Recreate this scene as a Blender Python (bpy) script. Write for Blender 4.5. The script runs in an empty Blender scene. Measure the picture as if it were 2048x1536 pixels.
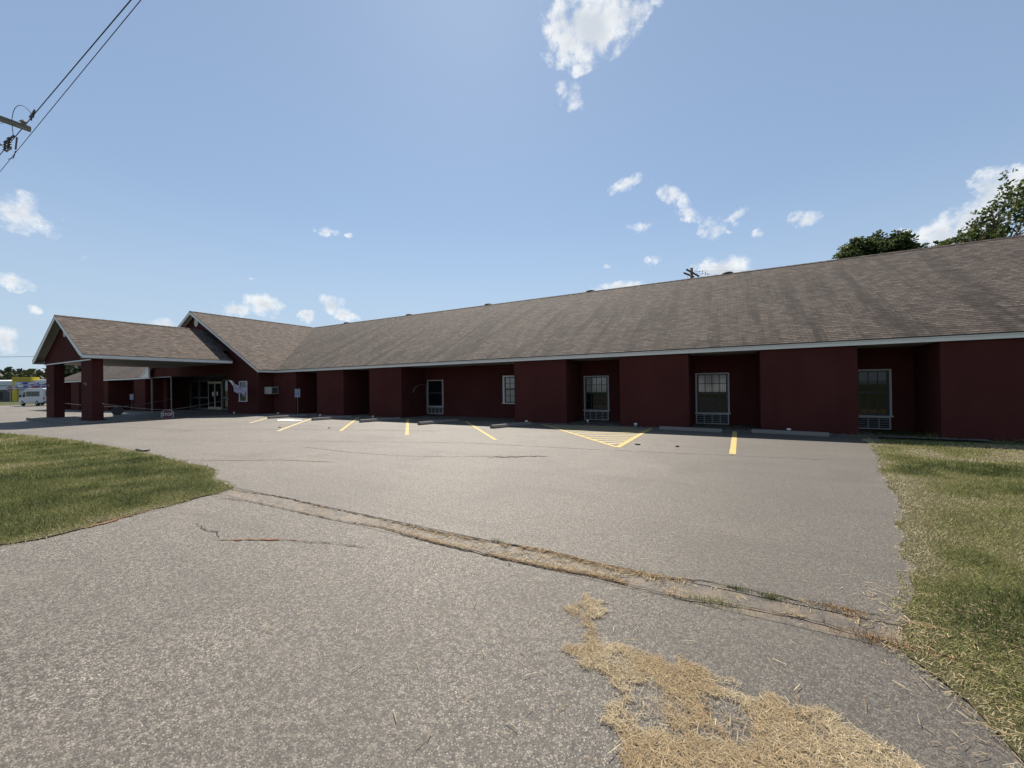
import bpy, bmesh, math, random
import numpy as np
from mathutils import Vector, Matrix
R = math.radians
scn = bpy.context.scene
col = scn.collection

# ---------------------------------------------------------------- camera
cam_d = bpy.data.cameras.new("camera")
cam = bpy.data.objects.new("camera", cam_d)
col.objects.link(cam)
scn.camera = cam
cam_d.sensor_width = 36.0
cam_d.lens = 795.0 / 2048.0 * 36.0
cam_d.clip_start = 0.05
cam_d.clip_end = 3000
YAW, PITCH, ROLL = 0.50421, 0.00403, -0.01362
fw = Vector((-math.sin(YAW) * math.cos(PITCH), math.cos(YAW) * math.cos(PITCH), math.sin(PITCH)))
rt = Vector((math.cos(YAW), math.sin(YAW), 0))
up = rt.cross(fw)
r2 = rt * math.cos(ROLL) + up * math.sin(ROLL)
u2 = -rt * math.sin(ROLL) + up * math.cos(ROLL)
m = Matrix((r2, u2, -fw)).transposed().to_4x4()
m.translation = Vector((0, 0, 1.5))
cam.matrix_world = m

# ---------------------------------------------------------------- light
SUNV = Vector((-0.48, 0.70, 1.0)).normalized()
SUN_EL = math.asin(SUNV.z)
SUN_AZ = math.atan2(SUNV.x, SUNV.y)           # clockwise from +Y
sun_d = bpy.data.lights.new("sun", 'SUN')
sun_d.energy = 5.0
sun_d.angle = R(0.53)
sun_d.color = (1.0, 0.92, 0.82)
sun = bpy.data.objects.new("sun", sun_d)
col.objects.link(sun)
sun.rotation_euler = SUNV.to_track_quat('Z', 'Y').to_euler()
sun.location = (-20, 20, 40)
scn.view_settings.view_transform = 'Standard'
scn.view_settings.look = 'None'
scn.view_settings.exposure = 0.80
scn.view_settings.gamma = 1.0

# ---------------------------------------------------------------- sky with scattered clouds (placed by direction)
# direction x,y,z | euler of the patch | half width, half height (rad) | strength
CLOUDS=[
  (-0.2202, 0.7168, 0.6616, 2.3042, -0.1528, 0.1617, 0.085, 0.054, 1.3),
  (-0.1583, 0.7266, 0.6686, 2.3138, 0.1534, 0.3539, 0.0436, 0.0225, 1.0),
  (-0.2679, 0.6881, 0.6744, 2.3134, 0.0738, 0.4389, 0.0412, 0.0362, 0.9),
  (-0.2534, 0.746, 0.6159, 2.2378, 0.0947, 0.4018, 0.0136, 0.0122, 0.7),
  (-0.275, 0.7638, 0.584, 2.2886, 0.4781, 0.7276, 0.0357, 0.0214, 0.75),
  (-0.1064, 0.7345, 0.6702, 2.322, 0.1902, 0.3186, 0.0169, 0.0075, 0.6),
  (-0.1968, 0.8783, 0.4357, 2.0454, -0.3065, 0.0666, 0.0369, 0.0145, 0.8),
  (-0.1044, 0.9096, 0.4021, 2.1003, 0.65, 0.4547, 0.0425, 0.0162, 0.9),
  (-0.0725, 0.9302, 0.36, 1.9715, 0.3958, 0.2397, 0.0286, 0.0132, 0.9),
  (-0.0305, 0.9448, 0.3264, 1.9096, -0.1898, -0.0342, 0.0251, 0.0249, 0.85),
  (0.0068, 0.94, 0.341, 1.9391, -0.3268, -0.1306, 0.0317, 0.0092, 0.7),
  (-0.1743, 0.9194, 0.3525, 1.9321, -0.0747, 0.1592, 0.0351, 0.0128, 0.55),
  (0.1266, 0.9408, 0.3144, 1.8997, 0.2316, -0.0556, 0.0281, 0.015, 1.0),
  (0.0509, 0.9513, 0.304, 1.8856, 0.1924, 0.0088, 0.0123, 0.0095, 0.6),
  (-0.0026, 0.9482, 0.3177, 1.8994, 0.1769, 0.0627, 0.0093, 0.0059, 0.6),
  (-0.1543, 0.9474, 0.2805, 1.8568, 0.1089, 0.1934, 0.0214, 0.0108, 0.5),
  (-0.0133, 0.9694, 0.245, 1.8186, 0.0481, 0.0258, 0.0569, 0.027, 1.1),
  (-0.2274, 0.9472, 0.2261, 1.7989, -0.012, 0.2328, 0.0668, 0.0161, 1.1),
  (-0.7577, 0.5592, 0.3365, 1.9171, -0.1314, 0.8878, 0.026, 0.009, 0.6),
  (-0.732, 0.5922, 0.3369, 1.9168, -0.1154, 0.8491, 0.0093, 0.0062, 0.6),
  (-0.8845, 0.4375, 0.1619, 1.7335, 0.0091, 1.1129, 0.0324, 0.0162, 1.0),
  (-0.8593, 0.4801, 0.1766, 1.7524, 0.2109, 1.0997, 0.036, 0.0252, 1.15),
  (-0.8184, 0.5516, 0.1612, 1.733, -0.0665, 0.9669, 0.0179, 0.013, 1.0),
  (-0.7868, 0.5874, 0.1893, 1.7626, 0.1169, 0.9521, 0.0288, 0.0223, 1.05),
  (-0.7721, 0.6126, 0.1691, 1.7451, 0.224, 0.9392, 0.0339, 0.0137, 0.95),
  (-0.946, 0.1715, 0.2751, 1.8506, 0.0889, 1.4169, 0.0367, 0.0289, 0.95),
  (-0.9463, 0.2021, 0.2522, 1.8345, 0.2546, 1.4282, 0.0092, 0.0096, 0.5),
  (-0.971, 0.1655, 0.1723, 1.7524, 0.3058, 1.4572, 0.0207, 0.0123, 0.9),
  (-0.9734, 0.1884, 0.1305, 1.7224, 0.5279, 1.4564, 0.0098, 0.0068, 0.8),
  (-0.9838, 0.1599, 0.0813, 1.6525, -0.0812, 1.4031, 0.0166, 0.02, 1.0),
  (-0.9321, 0.34, 0.1249, 1.6965, -0.0899, 1.2096, 0.0203, 0.013, 0.9),
  (-0.9448, 0.2392, 0.2238, 1.8017, -0.2107, 1.2737, 0.0083, 0.0048, 0.35),
  (0.3545, 0.8903, 0.2859, 1.8651, -0.169, -0.4299, 0.027, 0.0352, 1.1),
  (0.3784, 0.88, 0.2869, 1.8819, 0.356, -0.2945, 0.0237, 0.0263, 1.1),
  (0.3067, 0.922, 0.2362, 1.8118, 0.1447, -0.2857, 0.0407, 0.0255, 1.1),
  (0.3412, 0.9056, 0.2521, 1.8375, 0.2957, -0.2808, 0.0362, 0.0362, 1.2),
  (0.2664, 0.9306, 0.2511, 1.8332, 0.2537, -0.2115, 0.0125, 0.0113, 0.8),
  (-0.9731, 0.2274, 0.0381, 1.6089, -0.0219, 1.3404, 0.008, 0.0101, 0.8),
  (0.0157, 0.9448, 0.3274, 1.9106, 0.1888, 0.0496, 0.0073, 0.0048, 0.3),
  (-0.8599, 0.457, 0.2273, 1.802, -0.1282, 1.0522, 0.0122, 0.0059, 0.4),
  (-0.2478, 0.9285, 0.2766, 1.852, 0.0788, 0.2835, 0.0137, 0.0067, 0.4),
]
world = bpy.data.worlds.new("World")
scn.world = world
world.use_nodes = True
wt = world.node_tree
wn, wl = wt.nodes, wt.links
wn.clear()


def N(nodes, typ, **kw):
    n = nodes.new(typ)
    for k, v in kw.items():
        setattr(n, k, v)
    return n


def math_node(nt, op, a, b=None, c=None, clamp=False):
    n = nt.nodes.new('ShaderNodeMath')
    n.operation = op
    n.use_clamp = clamp
    for i, v in enumerate((a, b, c)):
        if v is None:
            continue
        if hasattr(v, 'is_output'):
            nt.links.new(v, n.inputs[i])
        else:
            n.inputs[i].default_value = v
    return n.outputs[0]


sky = N(wn, 'ShaderNodeTexSky')
sky.sky_type = 'NISHITA'
sky.sun_disc = False
sky.sun_elevation = SUN_EL
sky.sun_rotation = SUN_AZ
sky.air_density = 1.0
sky.dust_density = 0.15
sky.ozone_density = 0.9
geo = N(wn, 'ShaderNodeTexCoord')
dirv = geo.outputs['Generated']
# warp the lookup a little so that cloud outlines are ragged
wno = N(wn, 'ShaderNodeTexNoise')
wno.inputs['Scale'].default_value = 60
wno.inputs['Detail'].default_value = 4
wl.new(dirv, wno.inputs['Vector'])
sub = N(wn, 'ShaderNodeVectorMath', operation='SUBTRACT')
wl.new(wno.outputs['Color'], sub.inputs[0])
sub.inputs[1].default_value = (0.5, 0.5, 0.5)
scl = N(wn, 'ShaderNodeVectorMath', operation='SCALE')
wl.new(sub.outputs[0], scl.inputs[0])
scl.inputs['Scale'].default_value = 0.022
wadd = N(wn, 'ShaderNodeVectorMath', operation='ADD')
wl.new(dirv, wadd.inputs[0])
wl.new(scl.outputs[0], wadd.inputs[1])
acc = None
for c in CLOUDS:
    mp = N(wn, 'ShaderNodeMapping', vector_type='TEXTURE')
    mp.inputs['Location'].default_value = c[0:3]
    mp.inputs['Rotation'].default_value = c[3:6]
    mp.inputs['Scale'].default_value = (c[6] * 1.28, c[7] * 1.28, 0.12)
    wl.new(wadd.outputs[0], mp.inputs['Vector'])
    ln = N(wn, 'ShaderNodeVectorMath', operation='LENGTH')
    wl.new(mp.outputs[0], ln.inputs[0])
    d = math_node(wt, 'MULTIPLY_ADD', ln.outputs['Value'], -c[8], c[8])
    acc = d if acc is None else math_node(wt, 'MAXIMUM', acc, d)
acc = math_node(wt, 'MAXIMUM', acc, 0.0)
n1 = N(wn, 'ShaderNodeTexNoise')
n1.inputs['Scale'].default_value = 30
n1.inputs['Detail'].default_value = 9
n1.inputs['Roughness'].default_value = 0.62
wl.new(dirv, n1.inputs['Vector'])
dens = math_node(wt, 'MULTIPLY_ADD', n1.outputs['Fac'], 2.5, -1.25)      # about -0.6 .. 0.6
dens = math_node(wt, 'ADD', acc, dens)
gate = math_node(wt, 'MULTIPLY', acc, 6.0, clamp=True)
dens = math_node(wt, 'MULTIPLY', dens, gate)
mr = N(wn, 'ShaderNodeMapRange', interpolation_type='SMOOTHSTEP')
mr.inputs['From Min'].default_value = 0.06
mr.inputs['From Max'].default_value = 0.98
wl.new(dens, mr.inputs['Value'])
# soft grey bodies inside thick parts
n2 = N(wn, 'ShaderNodeTexNoise')
n2.inputs['Scale'].default_value = 24
n2.inputs['Detail'].default_value = 4
wl.new(dirv, n2.inputs['Vector'])
gr = N(wn, 'ShaderNodeMapRange', interpolation_type='SMOOTHSTEP')
gr.inputs['From Min'].default_value = 0.5
gr.inputs['From Max'].default_value = 1.3
wl.new(math_node(wt, 'ADD', math_node(wt, 'MULTIPLY', acc, 0.75), math_node(wt, 'MULTIPLY', n2.outputs['Fac'], 0.75)), gr.inputs['Value'])
cc = N(wn, 'ShaderNodeMix', data_type='RGBA')
cc.inputs[6].default_value = (7.7, 7.8, 7.8, 1)
cc.inputs[7].default_value = (5.0, 5.4, 5.9, 1)
wl.new(gr.outputs[0], cc.inputs[0])
mx = N(wn, 'ShaderNodeMix', data_type='RGBA')
wl.new(math_node(wt, 'MULTIPLY', mr.outputs[0], 0.96), mx.inputs[0])
hs_ = N(wn, 'ShaderNodeHueSaturation')            # summer haze: paler, greyer blue
hs_.inputs['Saturation'].default_value = 0.84
hs_.inputs['Value'].default_value = 0.99
wl.new(sky.outputs[0], hs_.inputs['Color'])
tin = N(wn, 'ShaderNodeMix', data_type='RGBA', blend_type='MULTIPLY')
tin.inputs[0].default_value = 1.0
tin.inputs[7].default_value = (0.82, 0.90, 0.94, 1)
wl.new(hs_.outputs[0], tin.inputs[6])
# pale air towards the horizon
sz = N(wn, 'ShaderNodeSeparateXYZ')
wl.new(dirv, sz.inputs[0])
hz = N(wn, 'ShaderNodeMapRange', interpolation_type='SMOOTHSTEP')
hz.inputs['From Min'].default_value = 0.42
hz.inputs['From Max'].default_value = 0.0
hz.inputs['To Max'].default_value = 0.8
wl.new(sz.outputs['Z'], hz.inputs['Value'])
hmix = N(wn, 'ShaderNodeMix', data_type='RGBA')
wl.new(hz.outputs[0], hmix.inputs[0])
even = N(wn, 'ShaderNodeMix', data_type='RGBA')    # hazy air evens the sky out
even.inputs[0].default_value = 0.45
even.inputs[7].default_value = (2.65, 3.68, 5.35, 1)
wl.new(tin.outputs[2], even.inputs[6])
wl.new(even.outputs[2], hmix.inputs[6])
hmix.inputs[7].default_value = (3.9, 4.85, 5.9, 1)
wl.new(hmix.outputs[2], mx.inputs[6])
wl.new(cc.outputs[2], mx.inputs[7])
bg = N(wn, 'ShaderNodeBackground')
bg.inputs['Strength'].default_value = 0.0747
wl.new(mx.outputs[2], bg.inputs['Color'])
wo = N(wn, 'ShaderNodeOutputWorld')
wl.new(bg.outputs[0], wo.inputs['Surface'])


# ================================================================ helpers
def tag(o, label=None, cat=None, group=None, kind=None):
    if label: o['label'] = label
    if cat: o['category'] = cat
    if group: o['group'] = group
    if kind: o['kind'] = kind
    return o


def empty(name, loc=(0, 0, 0), rz=0.0):
    o = bpy.data.objects.new(name, None)
    o.empty_display_size = 0.2
    o.location = loc
    o.rotation_euler = (0, 0, rz)
    col.objects.link(o)
    return o


class MB:
    """collects polygons; build() links them as one mesh object"""

    def __init__(self):
        self.v, self.f, self.uv, self.mi, self.sm = [], [], [], [], []
        self.cur = 0

    def poly(self, pts, uvs=None, smooth=False):
        i = len(self.v)
        self.v += [tuple(p) for p in pts]
        self.f.append(list(range(i, i + len(pts))))
        self.uv.append(uvs)
        self.mi.append(self.cur)
        self.sm.append(smooth)

    def mesh(self, vs, fs, smooth=False):
        i = len(self.v)
        self.v += [tuple(p) for p in vs]
        for f in fs:
            self.f.append([i + k for k in f])
            self.uv.append(None)
            self.mi.append(self.cur)
            self.sm.append(smooth)

    def box(self, x0, x1, y0, y1, z0, z1):
        if x0 > x1: x0, x1 = x1, x0
        if y0 > y1: y0, y1 = y1, y0
        vs = [(x0, y0, z0), (x1, y0, z0), (x1, y1, z0), (x0, y1, z0), (x0, y0, z1), (x1, y0, z1), (x1, y1, z1), (x0, y1, z1)]
        self.mesh(vs, [(0, 3, 2, 1), (4, 5, 6, 7), (0, 1, 5, 4), (1, 2, 6, 5), (2, 3, 7, 6), (3, 0, 4, 7)])

    def prism(self, pts, vec):
        """planar outline pushed along vec"""
        n = len(pts)
        p = [Vector(q) for q in pts]
        v = Vector(vec)
        vs = p + [q + v for q in p]
        self.mesh(vs, [list(range(n))[::-1], [n + k for k in range(n)]] + [(k, (k + 1) % n, n + (k + 1) % n, n + k) for k in range(n)])

    def bar(self, a, b, w, h=None, upv=(0, 0, 1)):
        a, b = Vector(a), Vector(b)
        h = h or w
        d = (b - a).normalized()
        s = d.cross(Vector(upv))
        if s.length < 1e-4: s = d.cross(Vector((1, 0, 0)))
        s.normalize()
        t = s.cross(d)
        s *= w / 2
        t *= h / 2
        vs = [a - s - t, a + s - t, a + s + t, a - s + t, b - s - t, b + s - t, b + s + t, b - s + t]
        self.mesh(vs, [(0, 1, 2, 3), (7, 6, 5, 4), (0, 4, 5, 1), (1, 5, 6, 2), (2, 6, 7, 3), (3, 7, 4, 0)])

    def tube(self, pts, rad, n=8, caps=True):
        P = [Vector(p) for p in pts]
        rr = rad if isinstance(rad, (list, tuple)) else [rad] * len(P)
        vs, fs = [], []
        for i, p in enumerate(P):
            d = (P[min(i + 1, len(P) - 1)] - P[max(i - 1, 0)]).normalized()
            s = d.cross(Vector((0, 0, 1)))
            if s.length < 0.05: s = d.cross(Vector((0, 1, 0)))
            s.normalize()
            t = s.cross(d)
            for k in range(n):
                a = 2 * math.pi * k / n
                vs.append(p + (s * math.cos(a) + t * math.sin(a)) * rr[i])
        for i in range(len(P) - 1):
            for k in range(n):
                fs.append((i * n + k, i * n + (k + 1) % n, (i + 1) * n + (k + 1) % n, (i + 1) * n + k))
        if caps:
            fs.append(list(range(n))[::-1])
            fs.append([(len(P) - 1) * n + k for k in range(n)])
        self.mesh(vs, fs, smooth=n > 5)

    def build(self, name, mats, parent=None, bevel=0, loc=None):
        me = bpy.data.meshes.new(name)
        me.from_pydata([tuple(v) for v in self.v], [], self.f)
        if any(u is not None for u in self.uv):
            l = me.uv_layers.new(name="UVMap")
            k = 0
            for f, u in zip(self.f, self.uv):
                for j in range(len(f)):
                    l.data[k].uv = u[j] if u else (0, 0)
                    k += 1
        if not isinstance(mats, (list, tuple)): mats = [mats]
        for mm in mats: me.materials.append(mm)
        me.polygons.foreach_set('material_index', self.mi)
        me.polygons.foreach_set('use_smooth', self.sm)
        me.update()
        o = bpy.data.objects.new(name, me)
        col.objects.link(o)
        if parent is not None: o.parent = parent
        if loc is not None: o.location = loc
        if bevel:
            b = o.modifiers.new('bevel', 'BEVEL')
            b.width = bevel
            b.segments = 2
            b.limit_method = 'ANGLE'
        return o


def copy_tree(o, parent=None):
    c = o.copy()
    col.objects.link(c)
    c.parent = parent
    for ch in o.children:
        copy_tree(ch, c)
    return c


# ================================================================ materials
def mat(name, color=(0.5, 0.5, 0.5), rough=0.8, metal=0.0, spec=0.5):
    mm = bpy.data.materials.new(name)
    mm.use_nodes = True
    b = mm.node_tree.nodes['Principled BSDF']
    b.inputs['Base Color'].default_value = (*color, 1)
    b.inputs['Roughness'].default_value = rough
    b.inputs['Metallic'].default_value = metal
    b.inputs['Specular IOR Level'].default_value = spec
    return mm


class NT:
    def __init__(self, mm):
        self.t = mm.node_tree
        self.b = self.t.nodes['Principled BSDF']
        self.co = None

    def new(self, typ, **kw):
        return N(self.t.nodes, typ, **kw)

    def link(self, a, b):
        self.t.links.new(a, b)

    def obj(self):
        if not self.co: self.co = self.new('ShaderNodeTexCoord')
        return self.co.outputs['Object']

    def uvc(self):
        if not self.co: self.co = self.new('ShaderNodeTexCoord')
        return self.co.outputs['UV']

    def mapping(self, vec, scale=(1, 1, 1), rot=(0, 0, 0), loc=(0, 0, 0)):
        n = self.new('ShaderNodeMapping')
        n.inputs['Scale'].default_value = scale
        n.inputs['Rotation'].default_value = rot
        n.inputs['Location'].default_value = loc
        self.link(vec, n.inputs['Vector'])
        return n.outputs[0]

    def noise(self, vec, scale, detail=4, rough=0.55, out='Fac'):
        n = self.new('ShaderNodeTexNoise')
        n.inputs['Scale'].default_value = scale
        n.inputs['Detail'].default_value = detail
        n.inputs['Roughness'].default_value = rough
        self.link(vec, n.inputs['Vector'])
        return n.outputs[out]

    def voro(self, vec, scale, feature='F1', out='Color', rnd=1.0):
        n = self.new('ShaderNodeTexVoronoi', feature=feature)
        n.inputs['Scale'].default_value = scale
        n.inputs['Randomness'].default_value = rnd
        self.link(vec, n.inputs['Vector'])
        return n.outputs[out]

    def ramp(self, fac, stops, interp='LINEAR'):
        n = self.new('ShaderNodeValToRGB')
        n.color_ramp.interpolation = interp
        e = n.color_ramp.elements
        while len(e) < len(stops): e.new(0.5)
        for k, (p, c) in enumerate(stops):
            e[k].position = p
            e[k].color = (*c, 1) if len(c) == 3 else c
        self.link(fac, n.inputs['Fac'])
        return n.outputs['Color']

    def mix(self, fac, a, b, blend='MIX'):
        n = self.new('ShaderNodeMix', data_type='RGBA', blend_type=blend)
        for v, i in ((fac, 0), (a, 6), (b, 7)):
            if hasattr(v, 'is_output'): self.link(v, n.inputs[i])
            elif i == 0: n.inputs[0].default_value = v
            else: n.inputs[i].default_value = (*v, 1)
        return n.outputs[2]

    def m(self, op, a, b=None, c=None, clamp=False):
        return math_node(self.t, op, a, b, c, clamp)

    def rng(self, v, a, b, c=0.0, d=1.0, smooth=True):
        n = self.new('ShaderNodeMapRange', interpolation_type='SMOOTHSTEP' if smooth else 'LINEAR')
        n.inputs['From Min'].default_value = a
        n.inputs['From Max'].default_value = b
        n.inputs['To Min'].default_value = c
        n.inputs['To Max'].default_value = d
        self.link(v, n.inputs['Value'])
        return n.outputs[0]

    def sep(self, c):
        n = self.new('ShaderNodeSeparateColor')
        self.link(c, n.inputs[0])
        return n.outputs

    def color(self, c):
        self.link(c, self.b.inputs['Base Color'])

    def rough(self, c):
        self.link(c, self.b.inputs['Roughness'])

    def bump(self, h, strength=0.5, dist=0.01):
        n = self.new('ShaderNodeBump')
        n.inputs['Strength'].default_value = strength
        n.inputs['Distance'].default_value = dist
        self.link(h, n.inputs['Height'])
        self.link(n.outputs[0], self.b.inputs['Normal'])


# --- asphalt with exposed pale aggregate
def asphalt(name, tint=(1, 1, 1), grain=140, dirty=0.0, lightness=1.0):
    mm = mat(name, rough=0.72, spec=0.45)
    n = NT(mm)
    o = n.obj()
    cell = n.sep(n.voro(o, grain))[0]
    dist = n.voro(o, grain, out='Distance')
    small = n.sep(n.voro(o, grain * 2.1))[1]
    L = lightness * 0.435

    def g(a): return (a * L * tint[0], a * L * 0.885 * tint[1], a * L * 0.72 * tint[2])
    stone = n.ramp(cell, [(0.0, g(0.035)), (0.28, g(0.09)), (0.52, g(0.21)), (0.72, g(0.42)), (0.87, g(0.70)), (1.0, g(0.90))])
    binder = n.ramp(small, [(0.0, g(0.07)), (0.6, g(0.15)), (1.0, g(0.34))])
    edge = n.rng(dist, 0.42, 0.62)
    c = n.mix(edge, stone, binder)
    # broad blotches, wear and tyre-polished streaks along the driving direction
    big = n.noise(o, 0.45, 6, 0.6)
    c = n.mix(n.rng(big, 0.42, 0.62, 0.0, 0.42), c, g(0.14))
    med = n.noise(n.mapping(o, (0.22, 1.6, 1.0), (0, 0, 0.12)), 1.0, 5, 0.6)
    c = n.mix(n.rng(med, 0.50, 0.72, 0.0, 0.46), c, g(0.12))
    pale = n.noise(n.mapping(o, (0.5, 1.2, 1.0), loc=(7, 3, 0)), 0.8, 6, 0.65)
    c = n.mix(n.rng(pale, 0.55, 0.82, 0.0, 0.45), c, (0.45 * L, 0.385 * L, 0.30 * L))
    spots = n.noise(n.mapping(o, loc=(31, 11, 0)), 2.6, 5, 0.75)
    c = n.mix(n.rng(spots, 0.66, 0.76, 0.0, 0.55), c, g(0.06))
    oil = n.noise(n.mapping(o, (1.5, 1.1, 1), loc=(2, 17, 0)), 0.55, 3, 0.45)
    c = n.mix(n.rng(oil, 0.60, 0.72, 0.0, 0.38), c, g(0.10))
    coarse = n.noise(o, 34, 3, 0.8)
    c = n.mix(n.rng(coarse, 0.48, 0.66, 0.0, 0.42), c, g(0.60))
    c = n.mix(n.rng(coarse, 0.46, 0.34, 0.0, 0.55), c, g(0.07))
    fine = n.noise(n.mapping(o, (7, 9, 1)), 1.0, 6, 0.75)
    c = n.mix(n.rng(fine, 0.45, 0.75, 0.0, 0.40), c, g(0.10))
    # darker mix towards the lawn on the right
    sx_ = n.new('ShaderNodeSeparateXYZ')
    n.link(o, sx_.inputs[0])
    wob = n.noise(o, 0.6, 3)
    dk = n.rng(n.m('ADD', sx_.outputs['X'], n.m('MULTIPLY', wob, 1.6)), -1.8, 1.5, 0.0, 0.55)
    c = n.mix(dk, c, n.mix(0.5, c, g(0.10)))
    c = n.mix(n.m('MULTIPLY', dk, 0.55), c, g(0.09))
    if dirty:
        dn = n.noise(n.mapping(o, loc=(3, 9, 0)), 5.0, 6, 0.7)
        c = n.mix(n.rng(dn, 0.38, 0.62, 0.0, dirty), c, (0.25, 0.185, 0.115))
    n.color(c)
    n.bump(n.m('ADD', n.m('MULTIPLY', dist, -1.0), n.m('MULTIPLY', cell, 0.5)), 0.45, 0.004)
    return mm


M = {}
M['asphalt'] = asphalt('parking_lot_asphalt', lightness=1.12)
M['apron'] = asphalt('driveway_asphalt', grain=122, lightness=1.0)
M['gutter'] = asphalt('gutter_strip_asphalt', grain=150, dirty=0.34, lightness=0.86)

# --- stucco
def stucco(name, c0, c1):
    mm = mat(name, rough=0.95, spec=0.08)
    n = NT(mm)
    o = n.obj()
    a = n.noise(o, 0.7, 5, 0.6)
    c = n.mix(n.rng(a, 0.3, 0.7), c0, c1)
    s = n.noise(n.mapping(o, (2.2, 2.2, 0.25)), 1.0, 4)
    c = n.mix(n.rng(s, 0.5, 0.8, 0, 0.35), c, tuple(k * 0.8 for k in c0))
    n.color(c)
    h = n.noise(o, 90, 4, 0.7)
    n.bump(h, 0.35, 0.004)
    return mm


M['red'] = stucco('dark_red_stucco', (0.067, 0.0200, 0.0180), (0.084, 0.0255, 0.0225))
M['white'] = mat('white_trim_paint', (0.62, 0.61, 0.57), 0.55)
n = NT(M['white'])
o_ = n.obj()
n.color(n.mix(n.rng(n.noise(n.mapping(o_, (0.6, 0.6, 3)), 2.0, 5, 0.7), 0.45, 0.8, 0, 0.5), (0.74, 0.72, 0.66), (0.52, 0.49, 0.43)))
M['soffit'] = mat('soffit_panel', (0.6, 0.59, 0.55), 0.6)
n = NT(M['soffit'])
w_ = n.new('ShaderNodeTexWave', wave_type='BANDS', bands_direction='X')
w_.inputs['Scale'].default_value = 3.1
n.link(n.obj(), w_.inputs['Vector'])
n.color(n.mix(n.rng(w_.outputs['Fac'], 0.05, 0.25), (0.22, 0.22, 0.21), (0.36, 0.35, 0.33)))
M['frame'] = mat('window_frame_vinyl', (0.62, 0.61, 0.58), 0.5)
M['dim_frame'] = mat('aluminium_frame', (0.17, 0.17, 0.17), 0.45, 0.3)
M['door_frame'] = mat('cream_door_frame', (0.40, 0.37, 0.27), 0.45)
M['muntin'] = mat('dark_muntin', (0.03, 0.03, 0.03), 0.5)
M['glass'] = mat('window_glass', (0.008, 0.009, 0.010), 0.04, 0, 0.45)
M['reflection_pane'] = mat('painted_reflection_pane', (0.30, 0.29, 0.26), 0.08, 0, 0.9)  # pale reflection of the street side painted into the pane colour
n = NT(M['reflection_pane'])
w_ = n.new('ShaderNodeTexWave', wave_type='BANDS', bands_direction='X')
w_.inputs['Scale'].default_value = 4.5
w_.inputs['Distortion'].default_value = 1.5
n.link(n.obj(), w_.inputs['Vector'])
n.color(n.mix(w_.outputs['Fac'], (0.22, 0.215, 0.195), (0.42, 0.41, 0.37)))
M['metal'] = mat('galvanised_metal', (0.42, 0.42, 0.41), 0.5, 0.6)
M['black'] = mat('black_rubber', (0.015, 0.015, 0.016), 0.7)
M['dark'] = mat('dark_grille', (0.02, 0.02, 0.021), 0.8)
M['grime'] = mat('ac_casing', (0.40, 0.38, 0.33), 0.6)
M['rope'] = mat('grey_rope', (0.30, 0.27, 0.22), 0.9)
M['stopred'] = mat('faded_sign_red', (0.17, 0.03, 0.035), 0.5)
M['signwhite'] = mat('sign_white', (0.70, 0.70, 0.69), 0.5)
M['signblue'] = mat('sign_blue', (0.02, 0.07, 0.30), 0.5)
M['signback'] = mat('sign_back_dark_metal', (0.10, 0.10, 0.10), 0.5, 0.5)
M['wood'] = mat('weathered_pole_wood', (0.13, 0.105, 0.08), 0.95)
M['greywood'] = mat('weathered_grey_crossarm', (0.27, 0.25, 0.21), 0.9)
for k in ('wood', 'greywood'):
    n = NT(M[k])
    b0 = tuple(n.b.inputs['Base Color'].default_value)[:3]
    n.color(n.mix(n.rng(n.noise(n.mapping(n.obj(), (9, 1.2, 9)), 1.5, 5, 0.7), 0.35, 0.7), tuple(v * 0.55 for v in b0), tuple(v * 1.2 for v in b0)))
M['cable'] = mat('power_cable', (0.02, 0.022, 0.028), 0.6)
M['porcelain'] = mat('insulator_glaze', (0.07, 0.06, 0.06), 0.25)

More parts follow.
